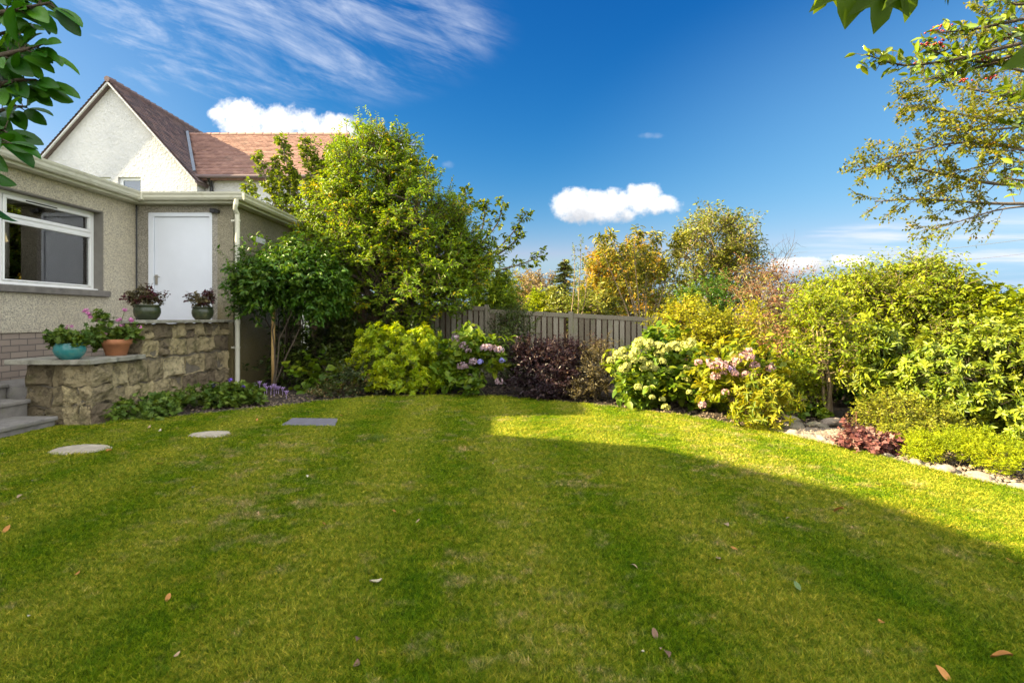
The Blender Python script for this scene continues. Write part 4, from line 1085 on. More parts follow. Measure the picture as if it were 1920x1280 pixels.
    return root, C, O

def spray(tb, lv, rg, pts, rad, sub=10, sublen=.5, nl=12, leaf=.06, start=.15, droop=.2, up=.15, subsub=2, spread3=.35, tip=True, ang=.8):
    """a limb with side shoots that carry leaves"""
    pts = np.asarray([list(p) for p in pts], float)
    # smooth resample
    t0 = np.linspace(0, 1, len(pts)); tt = np.linspace(0, 1, 14); P_ = np.stack([np.interp(tt, t0, pts[:, k]) for k in range(3)], 1)
    P_[1:-1] = (P_[:-2] + P_[1:-1] * 2 + P_[2:]) / 4
    tb.add(P_, np.linspace(rad, rad * .2, 14), 7)
    L = np.linalg.norm(np.diff(P_, axis=0), axis=1).sum()
    def leafy(a, d, ln, n):
        t = (np.arange(n) + rg.random(n) * .5) / n; side = nrm(np.cross(d, np.array([0, .3, 1]) + rg.normal(size=3) * .4))
        sg = np.where(np.arange(n) % 2, 1, -1)[:, None]
        ld = d * .6 + side * sg * .8 + rg.normal(size=(n, 3)) * .35 - np.array([0, 0, droop])
        lv.add(a + d * ln * t[:, None], ld, np.array([0, 0, .8]) + rg.normal(size=(n, 3)) * .5, leaf * rg.uniform(.65, 1.2, n), np.clip(rg.normal(.5, .22, n), 0, 1))
    for i in range(sub):
        f = start + (1 - start) * (i + rg.random() * .8) / sub; f = min(f, .99); k = f * 13; a = P_[int(k)] + (P_[min(int(k) + 1, 13)] - P_[int(k)]) * (k % 1)
        tg = nrm(P_[min(int(k) + 1, 13)] - P_[int(k)]); s_ = 1 if i % 2 else -1
        sd = nrm(np.cross(tg, np.array([0, 1, 0]))) * s_ * ang + tg * .9 + rg.normal(size=3) * spread3 + np.array([0, 0, up])
        d = nrm(sd); ln = sublen * (1.1 - .5 * f) * rg.uniform(.6, 1.25)
        e = a + d * ln + np.array([0, 0, .08 * ln]); tb.add(bez(a, a + d * ln * .5, e, 5), np.linspace(rad * .3 * (1.1 - f * .6), rad * .06, 5), 4)
        leafy(a + d * ln * .3, d, ln * .75, nl)
        for _ in range(subsub):
            g = rg.uniform(.3, .9); a2 = a + d * ln * g; d2 = nrm(d + rg.normal(size=3) * .6); l2 = ln * .45
            tb.add(np.array([a2, a2 + d2 * l2 * .5, a2 + d2 * l2]), [rad * .1, rad * .07, rad * .03], 3); leafy(a2, d2, l2, max(4, nl // 2))
    if tip: leafy(P_[-3], nrm(P_[-1] - P_[-3]), np.linalg.norm(P_[-1] - P_[-3]), nl)

def flower_head(parent, c, r, mat, n=46, seed=0, name='flower_head', flatten=.85, petal=.42):
    rg = np.random.default_rng(seed); d = nrm(rg.normal(size=(n, 3))); c = np.array(c[:])
    d = d[(d[:, 2] > -.55)]; n = len(d)
    lv = Leaves(); rot0 = nrm(np.cross(d, rg.normal(size=(n, 3)))); rot1 = np.cross(d, rot0)
    lump = 1 + .08 * np.sin(d[:, 0] * 6 + seed)
    for k in range(4):
        a = k * np.pi / 2; dd = rot0 * math.cos(a) + rot1 * math.sin(a)
        lv.add(c + d * r * np.array([1, 1, flatten]) * lump[:, None], dd + d * .25, d, np.full(n, r * petal) * rg.uniform(.8, 1.2, n), np.clip(rg.normal(.5, .25, n), 0, 1))
    return lv.build(name, mat, parent, T_PETAL, .95)

# foliage materials --------------------------------------------------
L1 = lambda a, b, c: [(0.0, a), (0.5, b), (1.0, c)]
leaf_mat('lm_tree', [(0, (0.092, 0.182, 0.007)), (.45, (0.176, 0.287, 0.010)), (.92, (0.292, 0.384, 0.014)), (.95, (0.644, 0.461, 0.017)), (1, (0.645, 0.518, 0.022))], .35)
leaf_mat('lm_fruit', L1((0.078, 0.136, 0.010), (0.155, 0.222, 0.017), (0.296, 0.315, 0.028)), .35, .35)
leaf_mat('lm_climber', L1((0.026, 0.082, 0.006), (0.058, 0.145, 0.009), (0.143, 0.227, 0.015)), .25, .38)
leaf_mat('lm_choisya', L1((0.157, 0.258, 0.005), (0.318, 0.434, 0.007), (0.519, 0.547, 0.013)), .35, .4)
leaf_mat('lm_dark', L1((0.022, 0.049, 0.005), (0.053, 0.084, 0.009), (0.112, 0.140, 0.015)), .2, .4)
leaf_mat('lm_geranium', L1((0.051, 0.103, 0.013), (0.101, 0.171, 0.020), (0.186, 0.246, 0.028)), .25, .5)
leaf_mat('lm_lowmix', [(0, (.03, .06, .015)), (.6, (.08, .10, .025)), (.8, (.20, .14, .05)), (1, (.32, .18, .09))], .25)
leaf_mat('lm_hydra', L1((0.062, 0.127, 0.007), (0.125, 0.207, 0.011), (0.250, 0.299, 0.018)), .32, .45)
leaf_mat('lm_hydra_y', L1((0.101, 0.164, 0.007), (0.224, 0.257, 0.011), (0.403, 0.351, 0.018)), .35, .45)
leaf_mat('lm_purple', [(0, (0.011, 0.007, 0.008)), (.55, (0.030, 0.014, 0.018)), (.85, (0.059, 0.033, 0.034)), (1, (0.129, 0.079, 0.048))], .2, .35, (1.5, .8, .8, 1))
leaf_mat('lm_bronze', L1((.04, .035, .02), (.10, .08, .035), (.19, .15, .06)), .25, .4)
leaf_mat('lm_yellow', [(0, (0.127, 0.152, 0.006)), (.5, (0.275, 0.287, 0.008)), (.85, (0.436, 0.398, 0.013)), (1, (0.482, 0.328, 0.035))], .35, .45)
leaf_mat('lm_right', L1((0.102, 0.158, 0.006), (0.222, 0.284, 0.009), (0.372, 0.391, 0.014)), .35, .42)
leaf_mat('lm_rhodo', L1((0.071, 0.126, 0.007), (0.153, 0.214, 0.011), (0.262, 0.292, 0.018)), .25, .45, None, .35)
leaf_mat('lm_box', L1((0.113, 0.150, 0.009), (0.226, 0.248, 0.014), (0.362, 0.335, 0.030)), .3, .45)
leaf_mat('lm_lime', L1((0.174, 0.261, 0.003), (0.321, 0.398, 0.003), (0.481, 0.494, 0.008)), .35, .6)
leaf_mat('lm_red', [(0, (.10, .045, .022)), (.3, (.22, .085, .040)), (.55, (.26, .15, .06)), (.7, (.17, .19, .03)), (1, (.24, .26, .04))], .3, .45, (1.4, 1.0, .6, 1))
leaf_mat('lm_heuchera', L1((0.114, 0.040, 0.039), (0.216, 0.086, 0.078), (0.296, 0.186, 0.150)), .25, .45, (1.4, .7, .7, 1))
leaf_mat('lm_orange', [(0, (0.141, 0.161, 0.010)), (.4, (0.281, 0.252, 0.013)), (.75, (0.432, 0.287, 0.015)), (1, (0.486, 0.230, 0.015))], .35)
leaf_mat('lm_brown', L1((.14, .11, .06), (.26, .19, .10), (.36, .26, .15)), .3, .6)
leaf_mat('lm_spruce', L1((0.122, 0.178, 0.036), (0.272, 0.299, 0.065), (0.462, 0.435, 0.115)), .1, .6)
leaf_mat('lm_cypress', L1((0.072, 0.156, 0.007), (0.180, 0.288, 0.010), (0.336, 0.408, 0.017)), .25, .6)
leaf_mat('lm_far', L1((0.083, 0.120, 0.011), (0.180, 0.206, 0.019), (0.330, 0.319, 0.039)), .3)
leaf_mat('lm_buddleia', L1((0.098, 0.135, 0.014), (0.224, 0.236, 0.025), (0.420, 0.351, 0.050)), .3)
leaf_mat('lm_magnolia', L1((0.018, 0.083, 0.005), (0.036, 0.143, 0.006), (0.095, 0.237, 0.008)), .3, .38, None, .3)
leaf_mat('lm_holly', L1((0.065, 0.125, 0.007), (0.156, 0.237, 0.011), (0.312, 0.350, 0.018)), .28, .18, None, .8)
leaf_mat('lm_sycamore', L1((0.076, 0.144, 0.010), (0.119, 0.200, 0.012), (0.170, 0.240, 0.015)), .5, .5)
leaf_mat('lm_bigtree', [(0, (.10, .13, .012)), (.5, (.19, .22, .018)), (.88, (.30, .28, .03)), (1, (.34, .20, .04))], .5)
leaf_mat('fl_lime', L1((0.343, 0.374, 0.086), (0.497, 0.498, 0.130), (0.651, 0.622, 0.227)), .25, .7, (1.1, 1.1, .8, 1))
leaf_mat('fl_pink', [(0, (0.297, 0.138, 0.146)), (.5, (0.469, 0.275, 0.276)), (1, (0.609, 0.474, 0.415))], .25, .7, (1.1, .9, .9, 1))
leaf_mat('fl_mauve', [(0, (.24, .14, .15)), (.5, (.40, .27, .28)), (1, (.50, .42, .50))], .2, .7, (1, 1, 1, 1))
leaf_mat('fl_blue', [(0, (.20, .20, .55)), (1, (.42, .40, .78))], .2, .7, (1, 1, 1, 1))
leaf_mat('fl_violet', [(0, (.16, .08, .50)), (1, (.30, .18, .72))], .2, .7, (1, 1, 1, 1))
leaf_mat('fl_lilac', [(0, (.45, .28, .62)), (1, (.68, .50, .80))], .3, .7, (1, 1, 1, 1))
leaf_mat('fl_magenta', [(0, (.55, .12, .36)), (1, (.80, .34, .60))], .25, .7, (1, 1, 1, 1))
leaf_mat('fl_maroon', [(0, (0.033, 0.009, 0.011)), (.6, (0.099, 0.018, 0.028)), (1, (0.231, 0.072, 0.088))], .2, .5, (1, 1, 1, 1))

# ------------------------------------------------------------------ the big tree in the middle and the fruit tree behind it
plant('spreading_tree', 'large rounded yellow-green tree with dense small leaves, tallest plant in the middle of the garden', 'tree', np.array([-2.0, 9.3, 0]),
      [B(705, 350, 80, 90, 9.5, .9), B(780, 415, 95, 92, 9.4, 1.0), B(660, 430, 88, 95, 9.5, .9), B(750, 490, 150, 85, 9.3, 1.0), B(845, 500, 78, 75, 9.4, .7),
       B(770, 555, 130, 42, 9.2, .8), B(605, 460, 45, 60, 9.7, .5), B(830, 445, 62, 66, 9.4, .6), B(870, 495, 40, 42, 9.4, .5), B(660, 315, 34, 36, 9.5, .4), B(712, 278, 28, 32, 9.5, .4), B(755, 300, 26, 30, 9.5, .4)],
      'lm_tree', clumps=500, twigs=(10, 17), leaves=14, leaf=.066, w=.42, stems=9, twig_len=.23, clump_r=.20, trunk_h=.7, trunk_r=.11, mf=.07, seed=1, foliage='crown', stem_name='trunk', shell=.72, bark='bark', up=.5)
rg = np.random.default_rng(21)
ft = empty('fruit_tree', (-2.6, 10.9, 0), 'taller looser tree with long upright leafy shoots showing left and right of the big tree', 'tree')
tb, lv = Tubes(), Leaves(); Yt = 10.9
f0 = np.array([-2.6, Yt, 1.6]); tb.add(np.array([[-2.6, Yt, -.05], [-2.58, Yt, .8], f0]), [.12, .1, .09], 9)
for poly, sb in [([(590, 470), (530, 400), (520, 340), (515, 300)], 12), ([(600, 460), (550, 380), (540, 320)], 12), ([(600, 490), (510, 460), (475, 440), (468, 400)], 10), ([(610, 440), (590, 350), (590, 290)], 11), ([(620, 430), (610, 340), (618, 280)], 11), ([(590, 470), (560, 430), (555, 380)], 10), ([(590, 500), (540, 480), (510, 480)], 8),
                 ([(600, 480), (520, 400), (497, 330), (480, 292)], 12), ([(610, 470), (560, 370), (535, 300), (528, 262)], 14), ([(620, 470), (595, 370), (575, 300), (572, 266)], 13),
                 ([(590, 480), (500, 420), (478, 380), (463, 345)], 12), ([(640, 470), (610, 350), (600, 300)], 9), ([(600, 500), (510, 450), (485, 420)], 8),
                 ([(560, 450), (530, 380), (510, 345)], 9), ([(545, 430), (545, 360), (552, 325)], 9), ([(640, 430), (640, 330), (632, 262)], 10),
                 ([(780, 470), (860, 430), (874, 380), (872, 352)], 11), ([(800, 500), (890, 470), (935, 420), (944, 376)], 12), ([(800, 520), (900, 500), (960, 440), (988, 398)], 11),
                 ([(820, 530), (920, 510), (980, 495), (1018, 478)], 10), ([(830, 500), (900, 450), (910, 400), (906, 382)], 9),
                 ([(850, 520), (930, 480), (965, 455), (975, 430)], 9), ([(780, 400), (800, 340), (806, 300)], 8)]:
    pp = [f0] + [np.array(P(x, y, Yt)[:]) for x, y in poly]
    spray(tb, lv, rg, pp, .035, sub=int(sb * (2.3 if poly[-1][0] < 700 else 1.4)), sublen=.24, nl=8, leaf=.095, start=.42, droop=.45, subsub=1, up=.2)
tb.build('trunk', MATS['bark_grey'], ft); lv.build('crown', MATS['lm_fruit'], ft, T_OVAL, .55)

# ------------------------------------------------------------------ climber on the bungalow corner
plant('climbing_shrub', 'broad dark green climber with glossy leaves heaped against the bungalow corner above a wooden pole', 'climber', np.array([-4.0, 9.0, 0]),
      [B(500, 512, 48, 30, 8.3, .3), B(565, 512, 58, 34, 8.4, .35), B(600, 535, 38, 36, 8.5, .35), B(478, 540, 26, 30, 8.2, .2), B(550, 492, 52, 16, 8.5, .3), B(615, 560, 26, 28, 8.5, .3), B(545, 548, 72, 20, 8.4, .3), B(450, 580, 10, 20, 8.25, .1)],
      'lm_climber', clumps=230, twigs=(8, 14), leaves=11, leaf=.070, w=.44, stems=5, mf=.05, stem_r=.014, twig_len=.22, clump_r=.17, seed=2, up=.1, droop=.55, bark='bark', spread=.35, template=T_OVAL)
s = MB(); s.tube([P(513, 727, 8.45), P(512, 650, 8.45), P(513, 560, 8.45), P(513, 520, 8.45)], [.032, .030, .028, .026], 10)
tag(s.build('wooden_pole', MATS['pole_wood'], smooth=True), 'rough yellow wooden pole propping up the climber beside the bungalow', 'pole')

# ------------------------------------------------------------------ bed, left to middle
plant('leafy_shrub', 'bright green rounded shrub with whorls of glossy leaves in the middle of the border', 'shrub', np.array([-1.75, 8.0, 0]),
      [B(745, 672, 72, 55, 7.95, .55), B(705, 655, 32, 28, 7.9, .3), B(788, 650, 30, 26, 8.0, .3), B(748, 710, 70, 22, 7.8, .4)], 'lm_choisya', clumps=190, twigs=(7, 10), leaves=18, leaf=.060, w=.36,
      stems=8, twig_len=.07, clump_r=.085, whorl=True, seed=3, up=.45, bark='stem_green', template=T_DIAMOND, droop=.1)
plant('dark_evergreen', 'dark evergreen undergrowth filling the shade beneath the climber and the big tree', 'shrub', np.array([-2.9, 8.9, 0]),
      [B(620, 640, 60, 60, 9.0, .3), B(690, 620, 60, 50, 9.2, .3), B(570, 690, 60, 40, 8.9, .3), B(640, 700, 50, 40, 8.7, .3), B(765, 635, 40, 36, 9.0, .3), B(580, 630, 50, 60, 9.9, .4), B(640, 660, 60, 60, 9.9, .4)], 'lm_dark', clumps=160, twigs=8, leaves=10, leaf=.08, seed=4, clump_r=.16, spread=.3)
plant('broadleaf_perennial', 'low plant with broad pale green leaves in the dark corner behind the purple crocuses', 'plant', np.array([-3.0, 8.25, 0]),
      [B(575, 712, 38, 17, 8.2, .25), B(640, 708, 26, 16, 8.3, .2)], 'lm_hydra', clumps=16, twigs=3, leaves=4, leaf=.13, w=.9, template=T_OVAL, stems=5, stem_r=.006, seed=5, up=.2, flat=.9)
plant('spreading_low_shrub', 'small low shrub with green and russet leaves at the lawn edge below the dark undergrowth', 'shrub', np.array([-2.45, 7.75, 0]),
      [B(675, 715, 55, 32, 7.75, .35), B(635, 735, 30, 14, 7.6, .2), B(700, 690, 30, 25, 7.9, .2)], 'lm_lowmix', clumps=50, twigs=7, leaves=9, leaf=.045, stems=8, stem_r=.006, seed=6, clump_r=.1, twig_len=.14)
plant('spreading_low_shrub', 'tiny russet-leaved shrublet at the very edge of the lawn beside the bare soil', 'shrub', np.array([-2.7, 7.6, 0]),
      [B(610, 742, 26, 10, 7.5, .15)], 'lm_lowmix', clumps=16, twigs=6, leaves=8, leaf=.04, stems=5, stem_r=.005, seed=7, clump_r=.07, twig_len=.1)
hb, C, O = plant('mauve_hydrangea', 'hydrangea with faded mauve and blue flower heads left of the purple bush', 'hydrangea', np.array([-.6, 7.75, 0]),
      [B(895, 675, 44, 30, 7.7, .3), B(870, 645, 30, 20, 7.8, .25), B(905, 715, 34, 16, 7.5, .2), B(850, 700, 22, 20, 7.7, .2)], 'lm_hydra', clumps=42, twigs=5, leaves=7, leaf=.11, w=.6, template=T_OVAL, stems=7, stem_r=.008,
      seed=8, twig_len=.12, clump_r=.12, bark='stem_green')
for k, (x, y) in enumerate([(230, 395), (290, 450), (325, 490), (450, 470), (520, 475), (575, 482), (365, 575), (300, 605), (418, 577), (590, 568), (565, 730), (480, 465), (270, 610)]):
    flower_head(hb, P(800 + x / 4.174, 540 + y / 4.174, 7.42), .055 if k not in (8, 9, 2) else .04, MATS['fl_blue'] if k in (8, 9) else MATS['fl_mauve'], 40, k)
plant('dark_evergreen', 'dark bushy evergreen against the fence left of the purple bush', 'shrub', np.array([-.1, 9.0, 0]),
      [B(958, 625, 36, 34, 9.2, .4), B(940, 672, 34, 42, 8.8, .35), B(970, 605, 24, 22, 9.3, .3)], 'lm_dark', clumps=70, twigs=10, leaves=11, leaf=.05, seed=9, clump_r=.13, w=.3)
plant('leafy_shrub', 'mid green shrub tucked between the bright shrub and the fence panel', 'shrub', np.array([-.95, 8.6, 0]),
      [B(868, 655, 34, 20, 8.5, .3), B(850, 695, 36, 34, 8.3, .3)], 'lm_climber', clumps=36, twigs=8, leaves=10, leaf=.06, seed=10, clump_r=.13)
plant('purple_bush', 'large dense dark purple-leaved bush at the back of the lawn', 'shrub', np.array([.45, 7.55, 0]),
      [B(1025, 695, 62, 50, 7.6, .42), B(1000, 670, 38, 30, 7.7, .3), B(1055, 680, 36, 36, 7.7, .3), B(1020, 728, 62, 18, 7.4, .3)], 'lm_purple', clumps=130, twigs=(9, 15), leaves=12, leaf=.042, w=.5, stems=10, stem_r=.008, seed=11, clump_r=.12, twig_len=.13, up=.45)
plant('bronze_bush', 'smaller bronze-brown bush between the purple bush and the pale hydrangea', 'shrub', np.array([1.15, 7.3, 0]),
      [B(1118, 700, 34, 40, 7.3, .3), B(1125, 672, 28, 20, 7.5, .25), B(1110, 735, 30, 14, 7.1, .2)], 'lm_bronze', clumps=46, twigs=9, leaves=11, leaf=.045, w=.35, stems=7, stem_r=.008, seed=12, clump_r=.11, twig_len=.14)
plant('purple_bush', 'low purple-leaved twiggy growth in front of the grey fence behind the bronze bush', 'shrub', np.array([1.2, 7.9, 0]),
      [B(1110, 665, 36, 16, 7.9, .25)], 'lm_purple', clumps=22, twigs=8, leaves=9, leaf=.042, w=.5, stems=6, stem_r=.007, seed=13, clump_r=.1, twig_len=.15)
# pale lime hydrangea
hw, C, O = plant('lime_hydrangea', 'large hydrangea covered in round lime-white flower heads beside the end of the fence', 'hydrangea', np.array([1.9, 6.95, 0]),
      [B(1205, 690, 48, 50, 7.0, .45), B(1270, 685, 58, 50, 6.9, .45), B(1235, 735, 75, 26, 6.65, .3), B(1310, 710, 34, 40, 6.7, .3)], 'lm_hydra', clumps=90, twigs=6, leaves=8, leaf=.10, w=.62, template=T_OVAL,
      stems=12, stem_r=.008, seed=14, twig_len=.13, clump_r=.13, bark='stem_green', droop=.35)
HW = [(245, 400), (275, 365), (365, 390), (335, 430), (430, 400), (85, 480), (140, 505), (125, 440), (230, 450), (205, 500), (225, 540), (165, 572), (135, 600), (295, 525), (360, 555), (310, 590),
      (395, 600), (465, 535), (490, 440), (440, 470), (540, 410), (605, 435), (650, 390), (715, 375), (675, 600), (525, 665), (675, 685), (810, 635), (620, 750), (695, 800), (335, 775), (258, 755),
      (380, 843), (468, 862), (495, 925), (815, 780), (785, 680), (25, 525), (350, 380), (460, 400), (520, 430), (575, 400), (690, 400)]
for k, (x, y) in enumerate(HW):
    px_, py_ = 1140 + x / 4.571, 560 + y / 4.571; Yd = 6.42 + .12 * math.sin(k * 2.1) - (.18 if py_ > 720 else 0)
    flower_head(hw, P(px_, py_, Yd), (.048 + .010 * math.sin(k * 1.7)) * (.8 if y > 740 else 1), MATS['fl_lime'], 52, 50 + k, flatten=.8)
# pink hydrangea
hp, C, O = plant('pink_hydrangea', 'leggy hydrangea with dusty pink flower heads on arching stems at the sunny lawn edge', 'hydrangea', np.array([2.55, 5.95, 0]),
      [B(1345, 690, 32, 30, 6.0, .3), B(1395, 695, 48, 36, 6.0, .35), B(1420, 665, 36, 24, 6.1, .3), B(1370, 735, 45, 20, 5.9, .25)], 'lm_hydra_y', clumps=56, twigs=5, leaves=7, leaf=.085, w=.6, template=T_OVAL,
      stems=11, stem_r=.008, seed=15, twig_len=.12, clump_r=.11, bark='bark_pale', spread=.06)
HP_ = [(775, 545), (880, 545), (940, 525), (910, 575), (990, 580), (990, 630), (920, 665), (1060, 600), (1090, 640), (1110, 520), (1090, 560), (1190, 470), (1215, 500), (1210, 440), (1260, 575),
       (1280, 640), (1385, 560), (1390, 600), (1005, 800), (810, 910), (1110, 1030), (1400, 715), (1180, 650), (1160, 490), (960, 550), (1030, 560), (1240, 650)]
for k, (x, y) in enumerate(HP_):
    px_, py_ = 1140 + x / 4.571, 560 + y / 4.571
    flower_head(hp, P(px_, py_, 5.62 + .1 * math.sin(k * 1.3) - (.2 if y > 900 else 0)), .040 + .008 * math.sin(k * 2.3), MATS['fl_lilac'] if k == 7 else MATS['fl_pink'], 40, 150 + k)
plant('young_rhododendron', 'small yellow-green shrub with long drooping leaves in front of the pink hydrangea', 'shrub', G(1432, 800) + Vector((0, .12, 0)),
      [B(1430, 765, 44, 30, 5.35, .22), B(1450, 740, 34, 22, 5.4, .2)], 'lm_hydra_y', clumps=56, twigs=4, leaves=12, leaf=.070, w=.30, template=T_OVAL, whorl=True, stems=6, stem_r=.006, seed=16, twig_len=.08, clump_r=.08, bark='bark_pale', up=.3)
plant('yellow_shrub', 'wide sunlit yellow-green shrub behind the lime and pink hydrangeas', 'shrub', np.array([3.0, 8.2, 0]),
      [B(1310, 618, 72, 42, 8.2, .5), B(1390, 622, 60, 46, 8.0, .5), B(1255, 640, 38, 36, 8.3, .4), B(1340, 670, 90, 45, 8.0, .4), B(1290, 590, 36, 18, 8.4, .3)], 'lm_yellow', clumps=170, twigs=(8, 15), leaves=11, leaf=.045,
      w=.55, stems=12, stem_r=.010, seed=17, clump_r=.14, twig_len=.22, up=.3, droop=.3, spread=.2)

# ------------------------------------------------------------------ beyond the fence
def bgtree(name, label, cat, px, blobs, mat, Y, seed, clumps, leaf, tr=.09, th=1.0, **kw):
    base = np.array([(px - 960) / 1000 * Y, Y, -.05])
    return plant(name, label, cat, base, blobs, mat, clumps=clumps, twigs=kw.pop('twigs', 10), leaves=kw.pop('leaves', 10), leaf=leaf, stems=kw.pop('stems', 6), trunk_h=th, trunk_r=tr, seed=seed,
                 foliage='crown', stem_name='trunk', **kw)
plant('clipped_cypress', 'bright green clipped cypress rising behind the fence beside the big tree', 'hedge', np.array([-.45, 11.6, 0]),
      [B(925, 560, 40, 30, 11.6, .5), B(945, 545, 24, 22, 11.6, .3), B(930, 600, 40, 30, 11.6, .5)], 'lm_cypress', clumps=75, twigs=16, leaves=12, leaf=.09, w=.22, twig_len=.22, clump_r=.16, up=.2, seed=18)
plant('lime_conifer', 'small lime-yellow conifer top peeping over the fence', 'conifer', np.array([.75, 14, 0]),
      [B(1015, 582, 25, 22, 14, .4)], 'lm_lime', clumps=30, twigs=12, leaves=12, leaf=.10, w=.3, twig_len=.2, clump_r=.12, up=.9, seed=19)
bgtree('russet_tree', 'small brownish tree in the distance left of the spruce', 'tree', 1012, [B(1010, 548, 28, 30, 24, .8), B(1000, 575, 40, 20, 24, .8)], 'lm_brown', 24, 20, 50, .15, clump_r=.3, twig_len=.4)
bgtree('far_dark_tree', 'hazy dark green tree in the distance beside the cypress', 'tree', 985, [B(978, 560, 22, 38, 30, .8), B(960, 590, 30, 20, 30, .8)], 'lm_far', 30, 22, 40, .2, clump_r=.4, twig_len=.5)
# spruce: tiers of drooping sprays
def spruce(name, label, px, top, bot, Y, half, seed):
    rg = np.random.default_rng(seed); c = P(px, 596, Y); zt = EYE + (596 - top) / 1000 * Y; root = empty(name, (c.x, Y, -.05), label, 'tree')
    tb, lv = Tubes(), Leaves(); tb.add(np.array([[c.x, Y, -.05], [c.x, Y, zt * .5], [c.x, Y, zt]]), [.16, .1, .02], 8)
    R0 = half / 1000 * Y; H = zt - .3
    for i in range(150):
        f = (i + rg.random()) / 150; z = zt - f * H; L = R0 * (f ** .8) * rg.uniform(.75, 1.15) + .08; a = rg.random() * 6.28
        d = np.array([math.cos(a), math.sin(a), .0]); s_ = np.array([c.x, Y, z]); e = s_ + d * L + np.array([0, 0, -L * .12]); m = (s_ + e) / 2 + [0, 0, -L * .12]
        q = bez(s_, m, e, 6); tb.add(q, np.linspace(.03, .006, 6), 4)
        n = 46; t = rg.random(n); pp = np.stack([np.interp(t, np.linspace(0, 1, 6), q[:, k]) for k in range(3)], 1)
        sd = np.cross(d, [0, 0, 1.0]); ld = d * .7 + sd[None] * rg.normal(size=(n, 1)) * .9 + rg.normal(size=(n, 3)) * .2 - np.array([0, 0, .25])
        lv.add(pp, ld, np.tile([0, 0, 1.], (n, 1)) + rg.normal(size=(n, 3)) * .4, .15 * rg.uniform(.6, 1.3, n) * (1.1 - .4 * t), np.clip(rg.normal(.5, .25, n), 0, 1))
    tb.build('trunk', MATS['bark'], root); lv.build('crown', MATS['lm_spruce'], root, T_DIAMOND, .3)
spruce('spruce_tree', 'pointed dark spruce standing between the russet tree and the orange-yellow tree', 1058, 486, 590, 20, 62, 23)
bgtree('autumn_tree', 'orange-yellow turning rounded tree behind the grey fence', 'tree', 1175, [B(1165, 505, 62, 38, 16, .9), B(1200, 500, 48, 36, 16, .8), B(1125, 520, 34, 32, 16, .7), B(1165, 560, 80, 40, 15.5, .9)],
       'lm_orange', 16, 24, 150, .10, clump_r=.22, twig_len=.3, twigs=13, bark='bark_grey')
bgtree('green_tree', 'mid green bushy tree behind the fence below the spruce', 'tree', 1060, [B(1065, 570, 45, 26, 13.5, .6), B(1110, 575, 40, 30, 13, .5)], 'lm_far', 13.5, 25, 60, .09, clump_r=.18, twig_len=.25, th=.5)
# sapling shoots in front of the spruce
rg = np.random.default_rng(31)
def shoots(name, label, cat, base, polys, Y, mat, leaf, bark='bark_pale', rad=.016, sub=14, sublen=.12, nl=4, droop=.4, start=.3, w=.4, template=T_DIAMOND, seed=0, subsub=0, **kw):
    rg = np.random.default_rng(seed); root = empty(name, base, label, cat); tb, lv = Tubes(), Leaves()
    for poly in polys:
        pp = [np.array(base) + np.array([rg.normal() * .12, rg.normal() * .12, 0])] + [np.array(P(x, y, Y + rg.normal() * .12)[:]) for x, y in poly]
        spray(tb, lv, rg, pp, rad, sub=sub, sublen=sublen, nl=nl, leaf=leaf, start=start, droop=droop, subsub=subsub, **kw)
    tb.build('stems', MATS[bark], root); lv.build('foliage', MATS[mat], root, template, w); return root
shoots('sapling', 'slender pale sapling shoots rising in front of the spruce', 'sapling', (1.35, 12.2, 0), [[(1085, 560), (1088, 500), (1090, 440)], [(1075, 560), (1078, 500), (1076, 460)], [(1098, 560), (1100, 520), (1097, 480)]], 12.2, 'lm_fruit', .07, seed=32, start=.25, sub=20)
bud = [[(1190, 580), (1165, 500), (1150, 450), (1140, 440)], [(1200, 580), (1190, 500), (1190, 450), (1200, 432)], [(1210, 580), (1215, 500), (1225, 455), (1232, 440)], [(1180, 590), (1150, 520), (1130, 470), (1123, 446)],
       [(1230, 590), (1250, 520), (1262, 470), (1270, 452)], [(1240, 590), (1270, 510), (1280, 460), (1275, 440)], [(1195, 590), (1175, 510), (1172, 460)], [(1225, 590), (1240, 520), (1250, 490)], [(1215, 600), (1205, 540), (1203, 500)],
       [(1235, 600), (1260, 560), (1285, 520)], [(1185, 600), (1160, 560), (1142, 530)], [(1205, 590), (1212, 520), (1208, 470)]]
shoots('arching_shrub', 'tall arching shrub with many pale upright canes and hanging leaves behind the fence end', 'shrub', (2.75, 11.4, 0), bud, 11.4, 'lm_buddleia', .15, seed=33, sub=20, sublen=.20, nl=6, droop=.7, start=.42, w=.25, rad=.018, template=T_OVAL)
bgtree('tall_tree', 'tall airy green tree with pale twigs rising highest behind the yellow shrub', 'tree', 1345, [B(1345, 450, 62, 52, 12.5, .8), B(1310, 480, 42, 46, 12.5, .6), B(1385, 470, 34, 40, 12.5, .6), B(1340, 540, 70, 50, 12.4, .8), B(1350, 415, 34, 20, 12.5, .4)],
       'lm_far', 12.5, 26, 150, .085, twigs=(7, 12), leaves=9, clump_r=.2, twig_len=.36, bark='bark_pale', stems=9, up=.6, shell=.6)
plant('leafy_shrub', 'dense mid green shrub below the tall airy tree behind the yellow shrub', 'shrub', np.array([3.7, 10.9, 0]), [B(1335, 565, 55, 34, 10.9, .5), B(1300, 590, 50, 30, 10.8, .4)], 'lm_climber', clumps=70, twigs=10, leaves=10, leaf=.06, seed=27, clump_r=.16)
